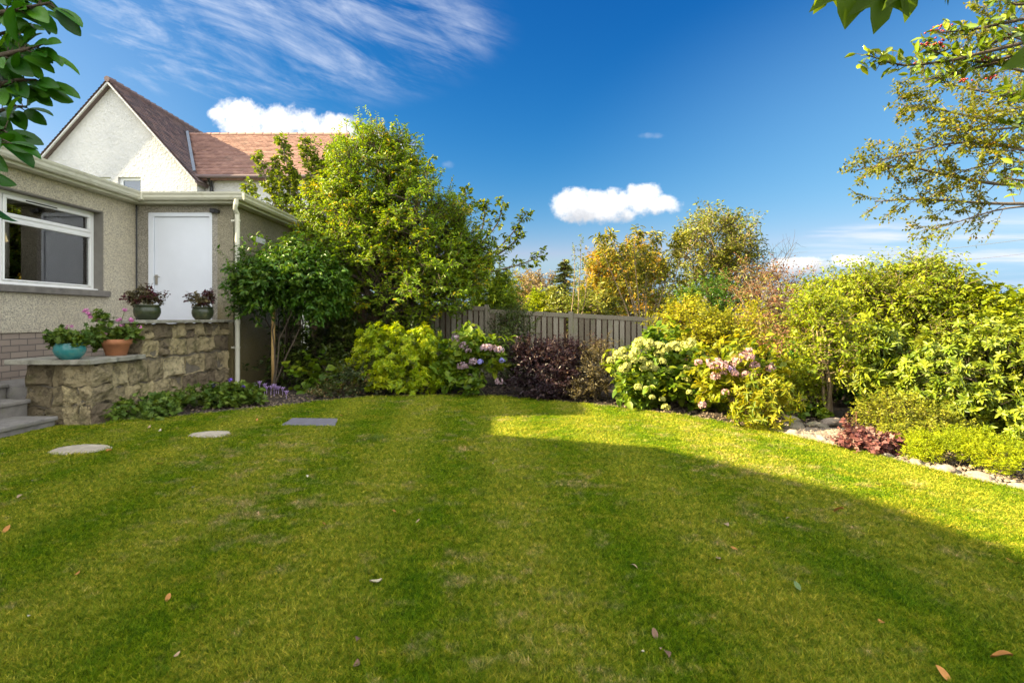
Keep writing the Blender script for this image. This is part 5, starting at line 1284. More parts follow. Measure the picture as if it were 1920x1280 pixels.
# bare twiggy tree
rg = np.random.default_rng(41); c_ = P(1400, 596, 12.0); bt = empty('bare_tree', (c_.x, 12, 0), 'leafless grey twigs spreading to the right of the tall airy tree', 'tree'); tb = Tubes()
def bare(a, d, L, r, lvl):
    n = 6; q = [a]; dd = d.copy()
    for i in range(n): dd = nrm(dd + rg.normal(size=3) * .12 + np.array([0, 0, .03])); q.append(q[-1] + dd * L / n)
    q = np.array(q); tb.add(q, np.linspace(r, r * .35, n + 1), 4)
    if lvl:
        for i in range(6): bare(q[1 + i % 6], nrm(dd * .8 + rg.normal(size=3) * .55), L * rg.uniform(.4, .7), r * .45, lvl - 1)
for e in [(1420, 450), (1455, 465), (1475, 450), (1440, 435), (1430, 470), (1450, 450), (1465, 480), (1410, 440), (1440, 500), (1380, 430), (1470, 500)]:
    s_ = np.array([c_.x, 12, .9]); t_ = np.array(P(*e, 12.0)[:]); bare(s_, nrm(t_ - s_), np.linalg.norm(t_ - s_) * .68, .018, 2)
tb.add(np.array([[c_.x, 12, -.05], [c_.x, 12, 1.0]]), [.06, .05], 8); tb.build('trunk', MATS['bark'], bt)
plant('red_leaved_tree', 'small airy tree with red and copper leaves between the yellow shrub and right hand shrubs', 'tree', np.array([4.5, 9.6, 0]),
      [B(1435, 560, 50, 44, 9.6, .6), B(1470, 540, 34, 30, 9.7, .5), B(1420, 520, 36, 20, 9.6, .4), B(1465, 610, 45, 40, 9.4, .5), B(1500, 580, 26, 30, 9.4, .4)], 'lm_red', clumps=110, twigs=(4, 8), leaves=8, leaf=.052,
      w=.5, stems=6, trunk_h=.6, trunk_r=.05, seed=28, clump_r=.2, twig_len=.3, foliage='crown', stem_name='trunk', bark='bark_pale')
plant('red_leaved_shrub', 'thin rusty-red shrub behind the pink hydrangea', 'shrub', np.array([3.4, 6.9, 0]), [B(1455, 690, 36, 55, 6.9, .3), B(1480, 640, 24, 30, 7.0, .3)], 'lm_red', clumps=36, twigs=5, leaves=8, leaf=.05, seed=29, clump_r=.12, stem_r=.008, bark='stem_red')
for k, (px_, Yh, h0, lab) in enumerate([(1560, 26, 20, 'low green hedge line far behind the right hand shrubs'), (1100, 34, 10, 'distant green treeline behind the orange-yellow tree')]):
    plant('distant_hedge', lab, 'hedge', np.array([(px_ - 960) / 1000 * Yh, Yh, 0]), [B(px_ + d, 590, 60, 34 - h0 * .5, Yh, 1.2) for d in (-150, -80, 0, 80, 160, 250)], 'lm_far', clumps=110, twigs=9, leaves=9, leaf=.24, seed=50 + k, clump_r=.5, twig_len=.5, stems=10, stem_r=.03, spread=1.5)

# ------------------------------------------------------------------ right hand shrubs
plant('multi_stem_shrub', 'sunlit shrub on a cluster of bare upright stems right of the pink hydrangea', 'shrub', np.array([3.62, 6.15, 0]),
      [B(1540, 620, 55, 44, 6.2, .35), B(1560, 665, 48, 40, 6.1, .35), B(1520, 580, 38, 30, 6.4, .3)], 'lm_right', clumps=75, twigs=(7, 12), leaves=10, leaf=.050, w=.5, stems=7, mf=.12, stem_r=.018, seed=60, clump_r=.13, twig_len=.18, bark='bark_pale', spread=.04, bend=.5)
plant('broad_tall_shrub', 'broad sunny yellow-green shrub with drooping leaf sprays, tallest of the right hand shrubs', 'shrub', np.array([5.4, 7.4, 0]),
      [B(1635, 580, 76, 42, 7.4, .6), B(1720, 555, 55, 44, 7.4, .6), B(1580, 555, 46, 26, 7.5, .5), B(1785, 598, 60, 36, 7.2, .5), B(1700, 625, 115, 45, 7.2, .6), B(1700, 512, 30, 20, 7.4, .3), B(1605, 530, 20, 16, 7.5, .3), B(1755, 545, 26, 20, 7.3, .3)],
      'lm_right', clumps=300, twigs=(6, 17), leaves=12, leaf=.055, w=.48, stems=10, stem_r=.022, seed=61, clump_r=.15, twig_len=.28, up=.25, droop=.5, bark='bark_pale', spread=.12)
plant('broad_tall_shrub', 'looser yellow-green shrub with rounded leaves at the far right above the rhododendron', 'shrub', np.array([6.2, 7.0, 0]),
      [B(1850, 605, 50, 32, 6.9, .4), B(1815, 582, 34, 24, 7.0, .3), B(1905, 600, 30, 30, 6.8, .3)], 'lm_right', clumps=55, twigs=(6, 10), leaves=9, leaf=.08, w=.7, template=T_OVAL, stems=6, stem_r=.014, seed=62, clump_r=.16, twig_len=.25)
plant('leafy_rhododendron', 'open rhododendron with long leaf rosettes and bare pale branches, left of the big rhododendron', 'rhododendron', np.array([4.1, 5.85, 0]),
      [B(1680, 665, 46, 34, 5.9, .3), B(1650, 710, 44, 26, 5.8, .25), B(1690, 720, 40, 28, 5.8, .25)], 'lm_rhodo', clumps=42, twigs=(4, 7), leaves=21, leaf=.10, w=.26, template=T_OVAL, whorl=True, stems=7, stem_r=.016, seed=63,
      clump_r=.12, twig_len=.10, bark='bark_pale', up=.55)
plant('big_rhododendron', 'large dense sunlit rhododendron mound filling the right edge', 'rhododendron', np.array([4.75, 5.2, 0]),
      [B(1850, 720, 120, 85, 5.2, .6), B(1900, 680, 80, 60, 5.3, .5), B(1790, 740, 70, 60, 5.1, .4), B(1900, 790, 80, 50, 4.9, .35), B(1960, 720, 80, 110, 5.1, .5)], 'lm_rhodo', clumps=290, twigs=(6, 9), leaves=18, leaf=.062, w=.40, template=T_OVAL,
      whorl=True, stems=12, stem_r=.016, seed=64, clump_r=.13, twig_len=.10, up=.4)
plant('small_leaved_shrub', 'low mounded small-leaved shrub between the heuchera and the big rhododendron', 'shrub', np.array([3.55, 4.75, 0]),
      [B(1690, 785, 62, 32, 4.85, .28), B(1750, 800, 44, 30, 4.7, .25), B(1650, 790, 34, 22, 4.9, .2), B(1700, 815, 60, 16, 4.6, .2)], 'lm_box', clumps=110, twigs=(8, 13), leaves=11, leaf=.026, w=.5, stems=12, stem_r=.006, seed=65, clump_r=.07, twig_len=.09, up=.5)
plant('pink_heuchera', 'low clump of crinkled dusky pink leaves by the edging stones', 'plant', np.array([3.02, 4.45, 0]),
      [B(1632, 828, 48, 17, 4.45, .17), B(1600, 815, 26, 14, 4.55, .12), B(1670, 838, 26, 12, 4.35, .1)], 'lm_heuchera', clumps=90, twigs=4, leaves=4, leaf=.038, w=.95, template=T_LOBED, stems=8, stem_r=.003, seed=66, clump_r=.04, twig_len=.05, bark='stem_red', flat=.8)
shoots('flower_spikes', 'rusty dried flower spikes standing over the pink clump', 'plant', (3.02, 4.65, 0), [[(1590, 800), (1588, 775)], [(1597, 800), (1600, 778)], [(1605, 800), (1606, 772)], [(1582, 800), (1580, 782)]], 4.65, 'lm_red', .018, seed=67, sub=24, sublen=.02, nl=3, start=.3, rad=.003, bark='stem_red')
for k, (px_, py_, Yh, rx, ry, lab) in enumerate([(1735, 838, 4.15, 22, 17, 'smallest lime-green heather clump beside the heuchera end'), (1790, 835, 4.1, 34, 24, 'middle lime-green heather clump behind the edging stones'),
                                          (1840, 840, 3.95, 30, 22, 'lime-green heather clump with rusty patches under the rhododendron'), (1895, 858, 3.75, 42, 26, 'largest lime-green heather clump at the right edge')]):
    plant('heather_clump', lab, 'heather', np.array([(px_ - 960) / 1000 * Yh, Yh, 0]), [B(px_, py_, rx, ry, Yh, rx / 1000 * Yh)], 'lm_lime', clumps=34, twigs=18, leaves=16, leaf=.016, w=.3, stems=8, stem_r=.003, seed=70 + k, clump_r=.045,
          twig_len=.06, up=.7, droop=0, group='lime-green heathers along the edging')
plant('shade_groundcover', 'low green leaves in the shade at the foot of the bare upright stems', 'plant', np.array([3.3, 6.0, 0]), [B(1510, 775, 40, 9, 6.0, .2)], 'lm_hydra', clumps=20, twigs=4, leaves=4, leaf=.06, w=.8, template=T_OVAL, stems=4, stem_r=.003, seed=75, clump_r=.05, twig_len=.05)
plant('spring_bulb_leaves', 'green strappy leaves under the lime hydrangea', 'plant', np.array([2.55, 6.5, 0]), [B(1345, 765, 30, 14, 6.3, .15)], 'lm_hydra', clumps=14, twigs=5, leaves=4, leaf=.10, w=.2, stems=5, stem_r=.003, seed=76, clump_r=.04, twig_len=.05, up=1.5, droop=-.2)

plant('leafy_shrub', 'dark leafy shrub filling the shade behind the bare upright stems', 'shrub', np.array([4.1, 7.0, 0]), [B(1520, 700, 50, 60, 7.0, .3), B(1600, 690, 60, 70, 7.0, .35), B(1660, 720, 50, 50, 6.9, .3), B(1470, 720, 34, 40, 6.9, .25)], 'lm_climber', clumps=110, twigs=9, leaves=10, leaf=.055, w=.5, seed=85, clump_r=.13, stems=8)
plant('leafy_shrub', 'low sunlit shrub at the mulch edge between the drooping shrub and the flat grey rock', 'shrub', np.array([3.45, 6.2, 0]), [B(1500, 735, 26, 26, 6.3, .2), B(1480, 700, 24, 30, 6.4, .2)], 'lm_right', clumps=34, twigs=8, leaves=10, leaf=.045, w=.5, seed=86, clump_r=.1, stems=6, stem_r=.006)

# ------------------------------------------------------------------ low planting below the stone wall
for k, (px_, py_, Yh, rx, ry, n, lab) in enumerate([(262, 768, 5.95, 62, 16, 60, 'light green scalloped geranium leaves at the foot of the stone wall near the steps'),
                                             (400, 752, 6.8, 80, 24, 120, 'darker spreading geranium carpet with a few violet flowers below the upper wall')]):
    r_, C, O = plant('geranium_groundcover', lab, 'ground cover', np.array([(px_ - 960) / 1000 * Yh, Yh, 0]), [B(px_, py_, rx, ry, Yh, .32), B(px_ + rx * .5, py_ - 4, rx * .6, ry, Yh + .15, .25)], 'lm_geranium', clumps=n, twigs=5, leaves=4,
                 leaf=.055, w=.95, template=T_LOBED, stems=10, stem_r=.003, seed=80 + k, clump_r=.06, twig_len=.07, bark='stem_green', flat=1.0)
    if k:
        for j, (x, y) in enumerate([(432, 712), (370, 741), (456, 724), (400, 722), (476, 735), (438, 722)]):
            flower_head(r_, P(x, y, 6.9), .018, MATS['fl_violet'], 8, 200 + j, name='flower', petal=1.1)
# autumn crocuses
CR = [(500, 735), (508, 731), (514, 728), (522, 732), (530, 740), (537, 755), (487, 722), (479, 726), (496, 727), (518, 738)]
for j, (x, y) in enumerate(CR):
    Yc = 7.75 - .12 * (j % 3) - (.25 if j == 5 else 0); c_ = P(x, y, Yc); b_ = G(x, y + 20, 0); base = Vector((c_.x, Yc, 0))
    if c_.z < .04: c_.z = .05
    root = empty('autumn_crocus', base, 'lilac goblet-shaped autumn crocus in the small group on bare soil beside the geranium carpet', 'flower', 'lilac autumn crocuses')
    s = MB(); s.tube([base, Vector((c_.x, Yc, c_.z))], [.0035, .003], 6); s.build('stem', MATS['fl_lilac'], root, attr=[.9] * 12)
    lv = Leaves(); an = np.arange(6) * 1.047; dd = np.stack([np.cos(an) * .45, np.sin(an) * .45, np.full(6, .9)], 1)
    lv.add(np.tile(np.array(c_[:]), (6, 1)), dd, np.stack([-np.cos(an), -np.sin(an), np.full(6, .4)], 1), np.full(6, .075), np.linspace(.2, .8, 6)); lv.build('petals', MATS['fl_lilac'], root, T_OVAL, .45)

# ------------------------------------------------------------------ potted plants
def pot(name, label, c, prof, mat, rim=None, group=None):
    root = empty(name, c, label, 'potted plant', group)
    s = MB(); s.lathe(c, prof, 40); s.build('pot', MATS[mat], root, smooth=True)
    rr_ = prof[-1][0]; z = max(p[1] for p in prof) - .025; s = MB(); s.lathe(c, [(0.0, z), (rr_ * .97, z)], 24); s.build('compost', MATS['soil'], root)
    return root
def pot_foliage(root, c, blobs, mat, n, leaf, w, template, seed, up=.4, twigs=4, leaves=4, twig_len=.06, bark='stem_green', flat=.8, stem_r=.004):
    r2, C, O = plant('tmp', None, None, np.array(c[:]) + [0, 0, .1], blobs, mat, clumps=n, twigs=twigs, leaves=leaves, leaf=leaf, w=w, template=template, stems=6, stem_r=stem_r, seed=seed, clump_r=.035, twig_len=twig_len, bark=bark, spread=.02, up=up, flat=flat)
    for ch_ in list(r2.children):
        ch_.parent = root; ch_.location = -root.location
    bpy.data.objects.remove(r2)
c_ = Vector((-4.66, 5.62, .665))
pt = pot('potted_pelargonium', 'round teal glazed bowl of green pelargonium leaves on the low end of the stone wall', c_, [(0, 0), (.075, 0), (.085, .004), (.125, .05), (.142, .095), (.135, .14), (.118, .165), (.122, .172), (.112, .172), (.108, .15)], 'teal_glaze')
pot_foliage(pt, c_, [B(130, 634, 33, 14, 5.62, .15), B(112, 630, 14, 10, 5.62, .08)], 'lm_geranium', 40, .050, .95, T_LOBED, 90)
for j, (x, y) in enumerate([(128, 611), (135, 612), (122, 616)]): flower_head(pt, P(x, y, 5.6), .012, MATS['fl_magenta'], 8, 300 + j, name='flower', petal=1.0)
c_ = Vector((-4.60, 6.20, .665))
pt = pot('potted_pelargonium', 'terracotta pot of trailing pelargoniums with pink flower clusters against the upper stone wall', c_, [(0, 0), (.095, 0), (.10, .003), (.135, .125), (.15, .128), (.158, .19), (.145, .19), (.14, .16)], 'terracotta')
pot_foliage(pt, c_, [B(215, 632, 48, 13, 6.2, .18), B(180, 628, 26, 16, 6.1, .15), B(190, 605, 18, 16, 6.15, .08), B(235, 622, 22, 14, 6.2, .1), B(182, 640, 16, 10, 6.1, .1)], 'lm_geranium', 75, .048, .95, T_LOBED, 91)
for j, (x, y) in enumerate([(162, 582), (165, 588), (170, 595), (185, 601), (163, 625), (197, 626), (224, 599), (234, 581), (228, 611), (246, 599), (262, 613), (158, 584), (168, 590), (221, 601), (247, 601)]):
    flower_head(pt, P(x, y, 6.1), .020 if j < 11 else .017, MATS['fl_magenta'], 16, 310 + j, petal=.7)
shoot = Tubes(); r0 = np.array([c_.x, c_.y, c_.z + .15])
for (x, y) in [(162, 584), (185, 602), (224, 600), (234, 582), (246, 600), (262, 614), (163, 626)]:
    e = np.array(P(x, y, 6.1)[:]); shoot.add(bez(r0, (r0 + e) / 2 + [0, 0, .04], e, 6), .0035, 5)
shoot.build('flower_stalks', MATS['stem_green'], pt)
olive = [(0, 0), (.095, 0), (.10, .004), (.135, .05), (.148, .10), (.145, .145), (.132, .17), (.15, .178), (.152, .192), (.135, .192), (.13, .17)]
for k, (x, Yc, sc, lab) in enumerate([(276, 6.72, 1.0, 'larger olive glazed pot of maroon-leaved fuchsia at the left end of the upper wall'), (380, 7.92, .98, 'smaller looking olive glazed pot of maroon leaves in front of the white door')]):
    c_ = Vector(((x - 960) / 1000 * Yc, Yc, 1.075)); pt = pot('potted_fuchsia', lab, c_, [(r * sc, z * sc) for r, z in olive], 'olive_glaze', group='olive glazed pots on the upper wall')
    pot_foliage(pt, c_, [B(x - 8, 556 + k * 6, 30 - k * 8, 12, Yc, .14), B(x + 10, 553 + k * 6, 16, 9, Yc, .1), B(x - 22, 562 + k * 3, 14, 7, Yc, .1)], 'fl_maroon' , 16, .045, .5, T_DIAMOND, 92 + k, twigs=5, leaves=6)
    pot_foliage(pt, c_, [B(x - 2, 556 + k * 6, 26 - k * 6, 9, Yc, .12)], 'lm_bronze', 34, .042, .5, T_DIAMOND, 95 + k, twigs=4, leaves=6)

def outer_crown(tb, lv, rg, trunk, blobs, n, tw, nl, leaf, tl, rad):
    """the rest of a crown that stands outside the picture: limbs, twigs and leaves round the trunk"""
    trunk = np.asarray(trunk)
    for k in range(n):
        c, r = blobs[rg.integers(len(blobs))]; c = np.array(c); d = nrm(rg.normal(size=3)); q = c + d * np.array(r) * (.55 + .45 * rg.random())
        i = np.argmin(np.linalg.norm(trunk - q, axis=1) + 1.2 * (trunk[:, 2] > q[2])); s_ = trunk[i]
        tb.add(bez(s_, (s_ + q) / 2 + [0, 0, .12 * np.linalg.norm(q - s_)], q, 6), np.linspace(rad, rad * .25, 6), 5)
        for _ in range(tw):
            o = q + rg.normal(size=3) * tl * .5; dd = nrm(d * .6 + rg.normal(size=3) * .6 + [0, 0, .2]); t = np.arange(nl)[:, None] / nl
            side = nrm(np.cross(dd, rg.normal(size=3))); sg = np.where(np.arange(nl) % 2, 1, -1)[:, None]
            tb.add(np.array([q, o, o + dd * tl]), [rad * .2, rad * .15, rad * .06], 3)
            lv.add(o + dd * tl * t, dd * .5 + side * sg * .8 + rg.normal(size=(nl, 3)) * .35 - [0, 0, .25], np.array([0, 0, .8]) + rg.normal(size=(nl, 3)) * .5, leaf * rg.uniform(.6, 1.2, nl), np.clip(rg.normal(.5, .22, nl), 0, 1))
def trunk_path(pts, n=14):
    pts = np.asarray(pts, float); t = np.linspace(0, 1, n); q = np.stack([np.interp(t, np.linspace(0, 1, len(pts)), pts[:, k]) for k in range(3)], 1)
    q[1:-1] = (q[:-2] + 2 * q[1:-1] + q[2:]) / 4; return q
# ------------------------------------------------------------------ overhanging branches close to the viewer
rg = np.random.default_rng(51)
def polyP(pts, Y): return [np.array(P(x, y, Y)[:]) for x, y in pts]
tr_ = empty('broadleaf_tree', (-2.6, 1.3, 0), 'overhanging tree with large oval dark green leaves at the top left corner', 'tree'); tb, lv = Tubes(), Leaves()
Yq = 1.5; fk = np.array([-2.55, 1.32, 1.55]); tk = trunk_path([[-2.6, 1.3, -.05], [-2.58, 1.3, .8], fk, [-2.6, 1.25, 2.4], [-2.55, 1.2, 3.2]]); tb.add(tk, np.linspace(.055, .012, 14), 10)
outer_crown(tb, lv, rg, tk[5:], [((-2.75, 1.25, 2.3), (.55, .6, .75)), ((-2.6, 1.2, 2.9), (.6, .6, .5))], 60, 4, 6, .085, .12, .010)
for pl, n in [([(-120, 50), (0, 25), (50, 15), (95, 5)], 9), ([(-120, 130), (0, 105), (40, 95), (75, 85)], 9), ([(-120, 200), (-20, 165), (30, 150), (68, 150)], 10), ([(-120, 260), (-20, 215), (25, 200), (50, 200)], 8),
              ([(-120, 300), (-20, 250), (10, 240)], 5), ([(-120, 10), (-20, -20), (50, -20)], 7), ([(-60, 320), (-25, 275), (5, 262)], 3), ([(-100, 90), (-20, 70), (30, 55)], 8), ([(-100, 160), (-30, 130), (15, 120)], 8), ([(-60, 375), (-30, 368), (-18, 360)], 2)]:
    q = [fk] + polyP(pl, Yq + rg.normal() * .1); pa = np.array(q); tt = np.linspace(0, 1, 10); pa = np.stack([np.interp(tt, np.linspace(0, 1, len(q)), pa[:, k]) for k in range(3)], 1)
    tb.add(pa, np.linspace(.012, .003, 10), 6)
    for j in range(n * 2):
        f = .45 + .55 * j / (n * 2 - 1); a_ = pa[0] * 0 + np.array([np.interp(f, tt, pa[:, k]) for k in range(3)])
        d = np.array([.75, rg.normal() * .4, -.45 + rg.normal() * .3]) if rg.random() < .75 else np.array([.3 * rg.normal(), rg.normal() * .4, .5])
        st_ = nrm(d) * .02; tb.add(np.array([a_, a_ + st_]), [.002, .0015], 4)
        lv.add(a_ + st_, d, np.array([-.35, -.75, .75]) + rg.normal(size=3) * .35, .075 * rg.uniform(.75, 1.25), np.clip(rg.normal(.45, .25), 0, 1))
tb.build('trunk', MATS['bark'], tr_)
T_BIG = (np.array([[0, 0, 0], [-.26, .10, .05], [-.44, .28, .09], [-.5, .50, .10], [-.45, .72, .06], [-.26, .90, -.02], [-.05, .99, -.10], [.05, .99, -.10], [.26, .90, -.02], [.45, .72, .06], [.5, .5, .10], [.44, .28, .09], [.26, .1, .05], [0, .35, 0], [0, .7, -.02]]),
         [[0, 13, 2, 1], [13, 14, 4, 3, 2], [14, 6, 5, 4], [0, 12, 11, 13], [13, 11, 10, 9, 14], [14, 9, 8, 7, 6]])
lv.build('crown', MATS['lm_magnolia'], tr_, T_BIG, .5)
# maple-like leaves at the top right
mt_ = empty('sycamore_tree', (3.4, -1.2, 0), 'overhanging tree whose few big lobed leaves hang into the top right edge', 'tree'); tb, lv = Tubes(), Leaves()
tk = trunk_path([[3.4, -1.2, -.05], [3.38, -1.15, 1.2], [3.3, -1.1, 2.2], [3.3, -1.1, 4.2]]); tb.add(tk, np.linspace(.09, .02, 14), 12)
Ym = .8; br_ = polyP([(1990, -180), (1850, -120), (1700, -80), (1560, -55)], Ym); br_ = [np.array([3.32, -1.12, 2.0]), np.array([2.3, -.4, 2.3]), np.array([1.3, .5, 2.05])] + br_[1:]; br_ = trunk_path(br_, 16); tb.add(br_, np.linspace(.018, .003, 16), 7)
br2 = trunk_path([br_[8], P(2080, -60, .75)[:], P(1975, 60, .8)[:]], 8); tb.add(br2, np.linspace(.007, .002, 8), 6)
outer_crown(tb, lv, rg, tk[6:], [((3.4, -1.2, 3.6), (1.2, 1.2, 1.0)), ((3.1, -.9, 2.8), (.9, .7, .5))], 90, 3, 4, .15, .25, .014)
T_SYC = (np.array([[0, .05, 0], [-.20, -.02, 0], [-.42, .05, .02], [-.62, .22, .04], [-.47, .33, .03], [-.60, .52, .03], [-.72, .78, -.02], [-.42, .66, .02], [-.26, .62, .03], [-.22, .82, .02], [0, 1.08, -.10],
                   [.22, .82, .02], [.26, .62, .03], [.42, .66, .02], [.72, .78, -.02], [.60, .52, .03], [.47, .33, .03], [.62, .22, .04], [.42, .05, .02], [.20, -.02, 0], [0, .4, -.01]]),
         [[20, 1, 0], [20, 2, 1], [20, 3, 2], [20, 4, 3], [20, 5, 4], [20, 6, 5], [20, 7, 6], [20, 8, 7], [20, 9, 8], [20, 10, 9], [20, 11, 10], [20, 12, 11], [20, 13, 12], [20, 14, 13], [20, 15, 14], [20, 16, 15], [20, 17, 16], [20, 18, 17], [20, 19, 18], [20, 0, 19]])
for (x0, y0, x1, y1, Lf) in [(1560, -55, 1530, 25, .085), (1600, -75, 1590, 50, .110), (1660, -50, 1645, 60, .10), (1700, -70, 1705, 38, .095), (1760, -60, 1785, 6, .07), (1800, -50, 1840, 2, .06), (1975, 60, 1925, 185, .11), (1880, -40, 1900, 5, .05), (1640, -60, 1620, 20, .08)]:
    a_ = np.array(P(x0, y0, Ym)[:]); b_ = np.array(P(x1, y1, Ym + .02)[:]); d = b_ - a_
    near = br_[np.argmin(np.linalg.norm(br_ - a_, axis=1))] if x0 < 1950 else br2[-1]; tb.add(bez(near, (near + a_) / 2 + [0, 0, .01], a_, 5), .0018, 4)
    lv.add(a_, d, np.array([.1, -1, .35]) + rg.normal(size=3) * .15, np.linalg.norm(d) / 1.05, .5 + .3 * rg.normal())
for k in range(34):        # more leaves along the branch, above the picture
    a_ = br_[3 + k % 11] + rg.normal(size=3) * [.03, .05, .01]; d = np.array([rg.normal() * .6, rg.normal() * .6, .35 + .3 * rg.random()]); e_ = a_ + nrm(d) * .05
    tb.add(np.array([a_, e_]), .0015, 4); lv.add(e_, d + [0, 0, -.15], np.array([0, -.3, 1.]) + rg.normal(size=3) * .3, .09 * rg.uniform(.7, 1.2), rg.random())
tb.build('trunk', MATS['bark'], mt_); lv.build('crown', MATS['lm_sycamore'], mt_, T_SYC, .95)
# holly with berries
ho = empty('holly_tree', (3.3, 2.3, 0), 'holly branches with glossy leaves and red berries reaching in from the right', 'tree'); tb, lv = Tubes(), Leaves(); Yh = 2.1
fk = np.array([3.2, 2.25, 1.9]); tk = trunk_path([[3.3, 2.3, -.05], [3.28, 2.3, 1.0], fk, [3.15, 2.2, 2.8], [3.1, 2.2, 3.9]]); tb.add(tk, np.linspace(.07, .012, 14), 10)
outer_crown(tb, lv, rg, tk[4:], [((3.3, 2.3, 2.6), (.55, .7, .9)), ((3.2, 2.3, 3.3), (.55, .6, .6)), ((3.45, 2.3, 1.9), (.5, .6, .6))], 130, 5, 8, .050, .12, .010)
for pl, n in [([(2000, 60), (1880, 90), (1780, 115), (1690, 125), (1625, 103)], 30), ([(2000, 20), (1900, 40), (1830, 55), (1760, 62)], 20), ([(2000, 0), (1900, 10), (1880, -5)], 10), ([(2000, 130), (1900, 110), (1800, 135), (1740, 150)], 22),
              ([(2000, 90), (1930, 95), (1850, 120), (1770, 105), (1720, 80)], 22), ([(2000, 170), (1930, 170), (1880, 180)], 12), ([(2000, 220), (1930, 225), (1900, 235)], 9), ([(2000, 330), (1930, 340), (1890, 335)], 7), ([(2000, 60), (1940, 65), (1880, 70), (1840, 95)], 16)]:
    q = [fk] + polyP(pl, Yh + rg.normal() * .06); pa = np.array(q); tt = np.linspace(0, 1, 16); pa = np.stack([np.interp(tt, np.linspace(0, 1, len(q)), pa[:, k]) for k in range(3)], 1)
    pa[1:-1] = (pa[:-2] + pa[1:-1] * 2 + pa[2:]) / 4; tb.add(pa, np.linspace(.010, .0022, 16), 6)
    for j in range(int(n * 3)):
        f = .48 + .52 * j / (n * 3 - 1); a_ = np.array([np.interp(f, tt, pa[:, k]) for k in range(3)])
        off = rg.normal(size=3) * .02; d = nrm(np.array([-.5, 0, .15])) * .9 + rg.normal(size=3) * .6
        lv.add(a_ + off, d, np.array([-.3, -.3, .8]) + rg.normal(size=3) * .6, .046 * rg.uniform(.6, 1.25), np.clip(rg.normal(.5, .25), 0, 1)); tb.add(np.array([a_, a_ + off]), .0012, 3)
tb.build('trunk', MATS['bark'], ho); lv.build('crown', MATS['lm_holly'], ho, T_OVAL, .42)
pv, pf = pebble_mesh(3, 1, 1, 1, 1, 0.02)
for k, (x, y, n, sp_) in enumerate([(1757, 55, 14, .022), (1762, 80, 16, .024), (1716, 118, 5, .012), (1775, 48, 8, .016), (1735, 80, 4, .010), (1900, 65, 12, .03), (1845, 110, 7, .012), (1860, 145, 9, .012), (1810, 150, 9, .012)]):
    V, F = [], []; c_ = np.array(P(x, y, 2.08)[:])
    for j in range(n):
        F.append(pf + len(V) * len(pv)); V.append(pv * .0045 + c_ + rg.normal(size=3) * np.array([sp_, sp_, sp_ * .45]) * .8)
    F = np.concatenate(F); link('berries', np_mesh('berries', np.concatenate(V), F.ravel(), np.full(len(F), 3), MATS['berry'], smooth=True), ho)
# large tree whose limbs enter from the right
bg_ = empty('garden_tree', (10.2, 8.6, 0), 'tall tree with small yellow-green leaves whose long limbs reach in from the right edge', 'tree'); tb, lv = Tubes(), Leaves(); Yb_ = 8.2
fk = np.array([10.1, 8.5, 2.4]); tk = trunk_path([[10.2, 8.6, -.05], [10.15, 8.55, 1.5], fk, [10.0, 8.4, 4.5], [9.9, 8.4, 6.5], [9.9, 8.4, 8.0]], 20); tb.add(tk, np.linspace(.20, .03, 20), 12)
outer_crown(tb, lv, rg, tk[5:], [((10.8, 8.6, 4.0), (1.6, 1.8, 1.5)), ((10.3, 8.6, 5.6), (1.9, 1.9, 1.6)), ((9.9, 8.4, 6.9), (1.4, 1.4, 1.0)), ((11.2, 8.8, 5.0), (1.3, 1.5, 1.4))], 230, 8, 12, .065, .38, .03)
limbs = [([(1990, 350), (1850, 345), (1760, 325), (1690, 308), (1610, 318)], .040, 30), ([(1990, 380), (1880, 383), (1800, 378), (1740, 372), (1640, 378)], .036, 26), ([(1980, 382), (1880, 390), (1820, 408), (1770, 425), (1730, 432)], .020, 14),
         ([(1990, 300), (1880, 270), (1790, 265), (1720, 285), (1650, 300)], .034, 28), ([(1990, 250), (1880, 230), (1800, 215), (1740, 200), (1695, 198)], .034, 26), ([(1990, 200), (1900, 180), (1830, 170), (1770, 155), (1730, 150)], .030, 24),
         ([(1990, 150), (1900, 130), (1840, 110), (1790, 80)], .030, 20), ([(1990, 100), (1900, 70), (1850, 30)], .028, 16), ([(1990, 320), (1900, 300), (1840, 310), (1780, 330)], .026, 20), ([(1990, 230), (1900, 240), (1830, 245), (1760, 240)], .026, 22), ([(1990, 180), (1930, 200), (1860, 210)], .024, 16), ([(1990, 270), (1920, 280), (1850, 285)], .024, 16)]
for pl, rd, n in limbs:
    q = [tk[np.argmin(np.abs(tk[:, 2] - (EYE + (596 - pl[0][1]) / 1000 * 8.2 - .35)))]] + polyP(pl, Yb_ + rg.normal() * .35)
    spray(tb, lv, rg, q, rd, sub=int(n * 1.15), sublen=.62, nl=14, leaf=.060, start=.36, droop=.2, up=.12, subsub=3, spread3=.45, ang=.65)
tb.build('trunk', MATS['bark_grey'], bg_); lv.build('crown', MATS['lm_bigtree'], bg_, T_DIAMOND, .62)
print('leaf count big tree', lv.count())

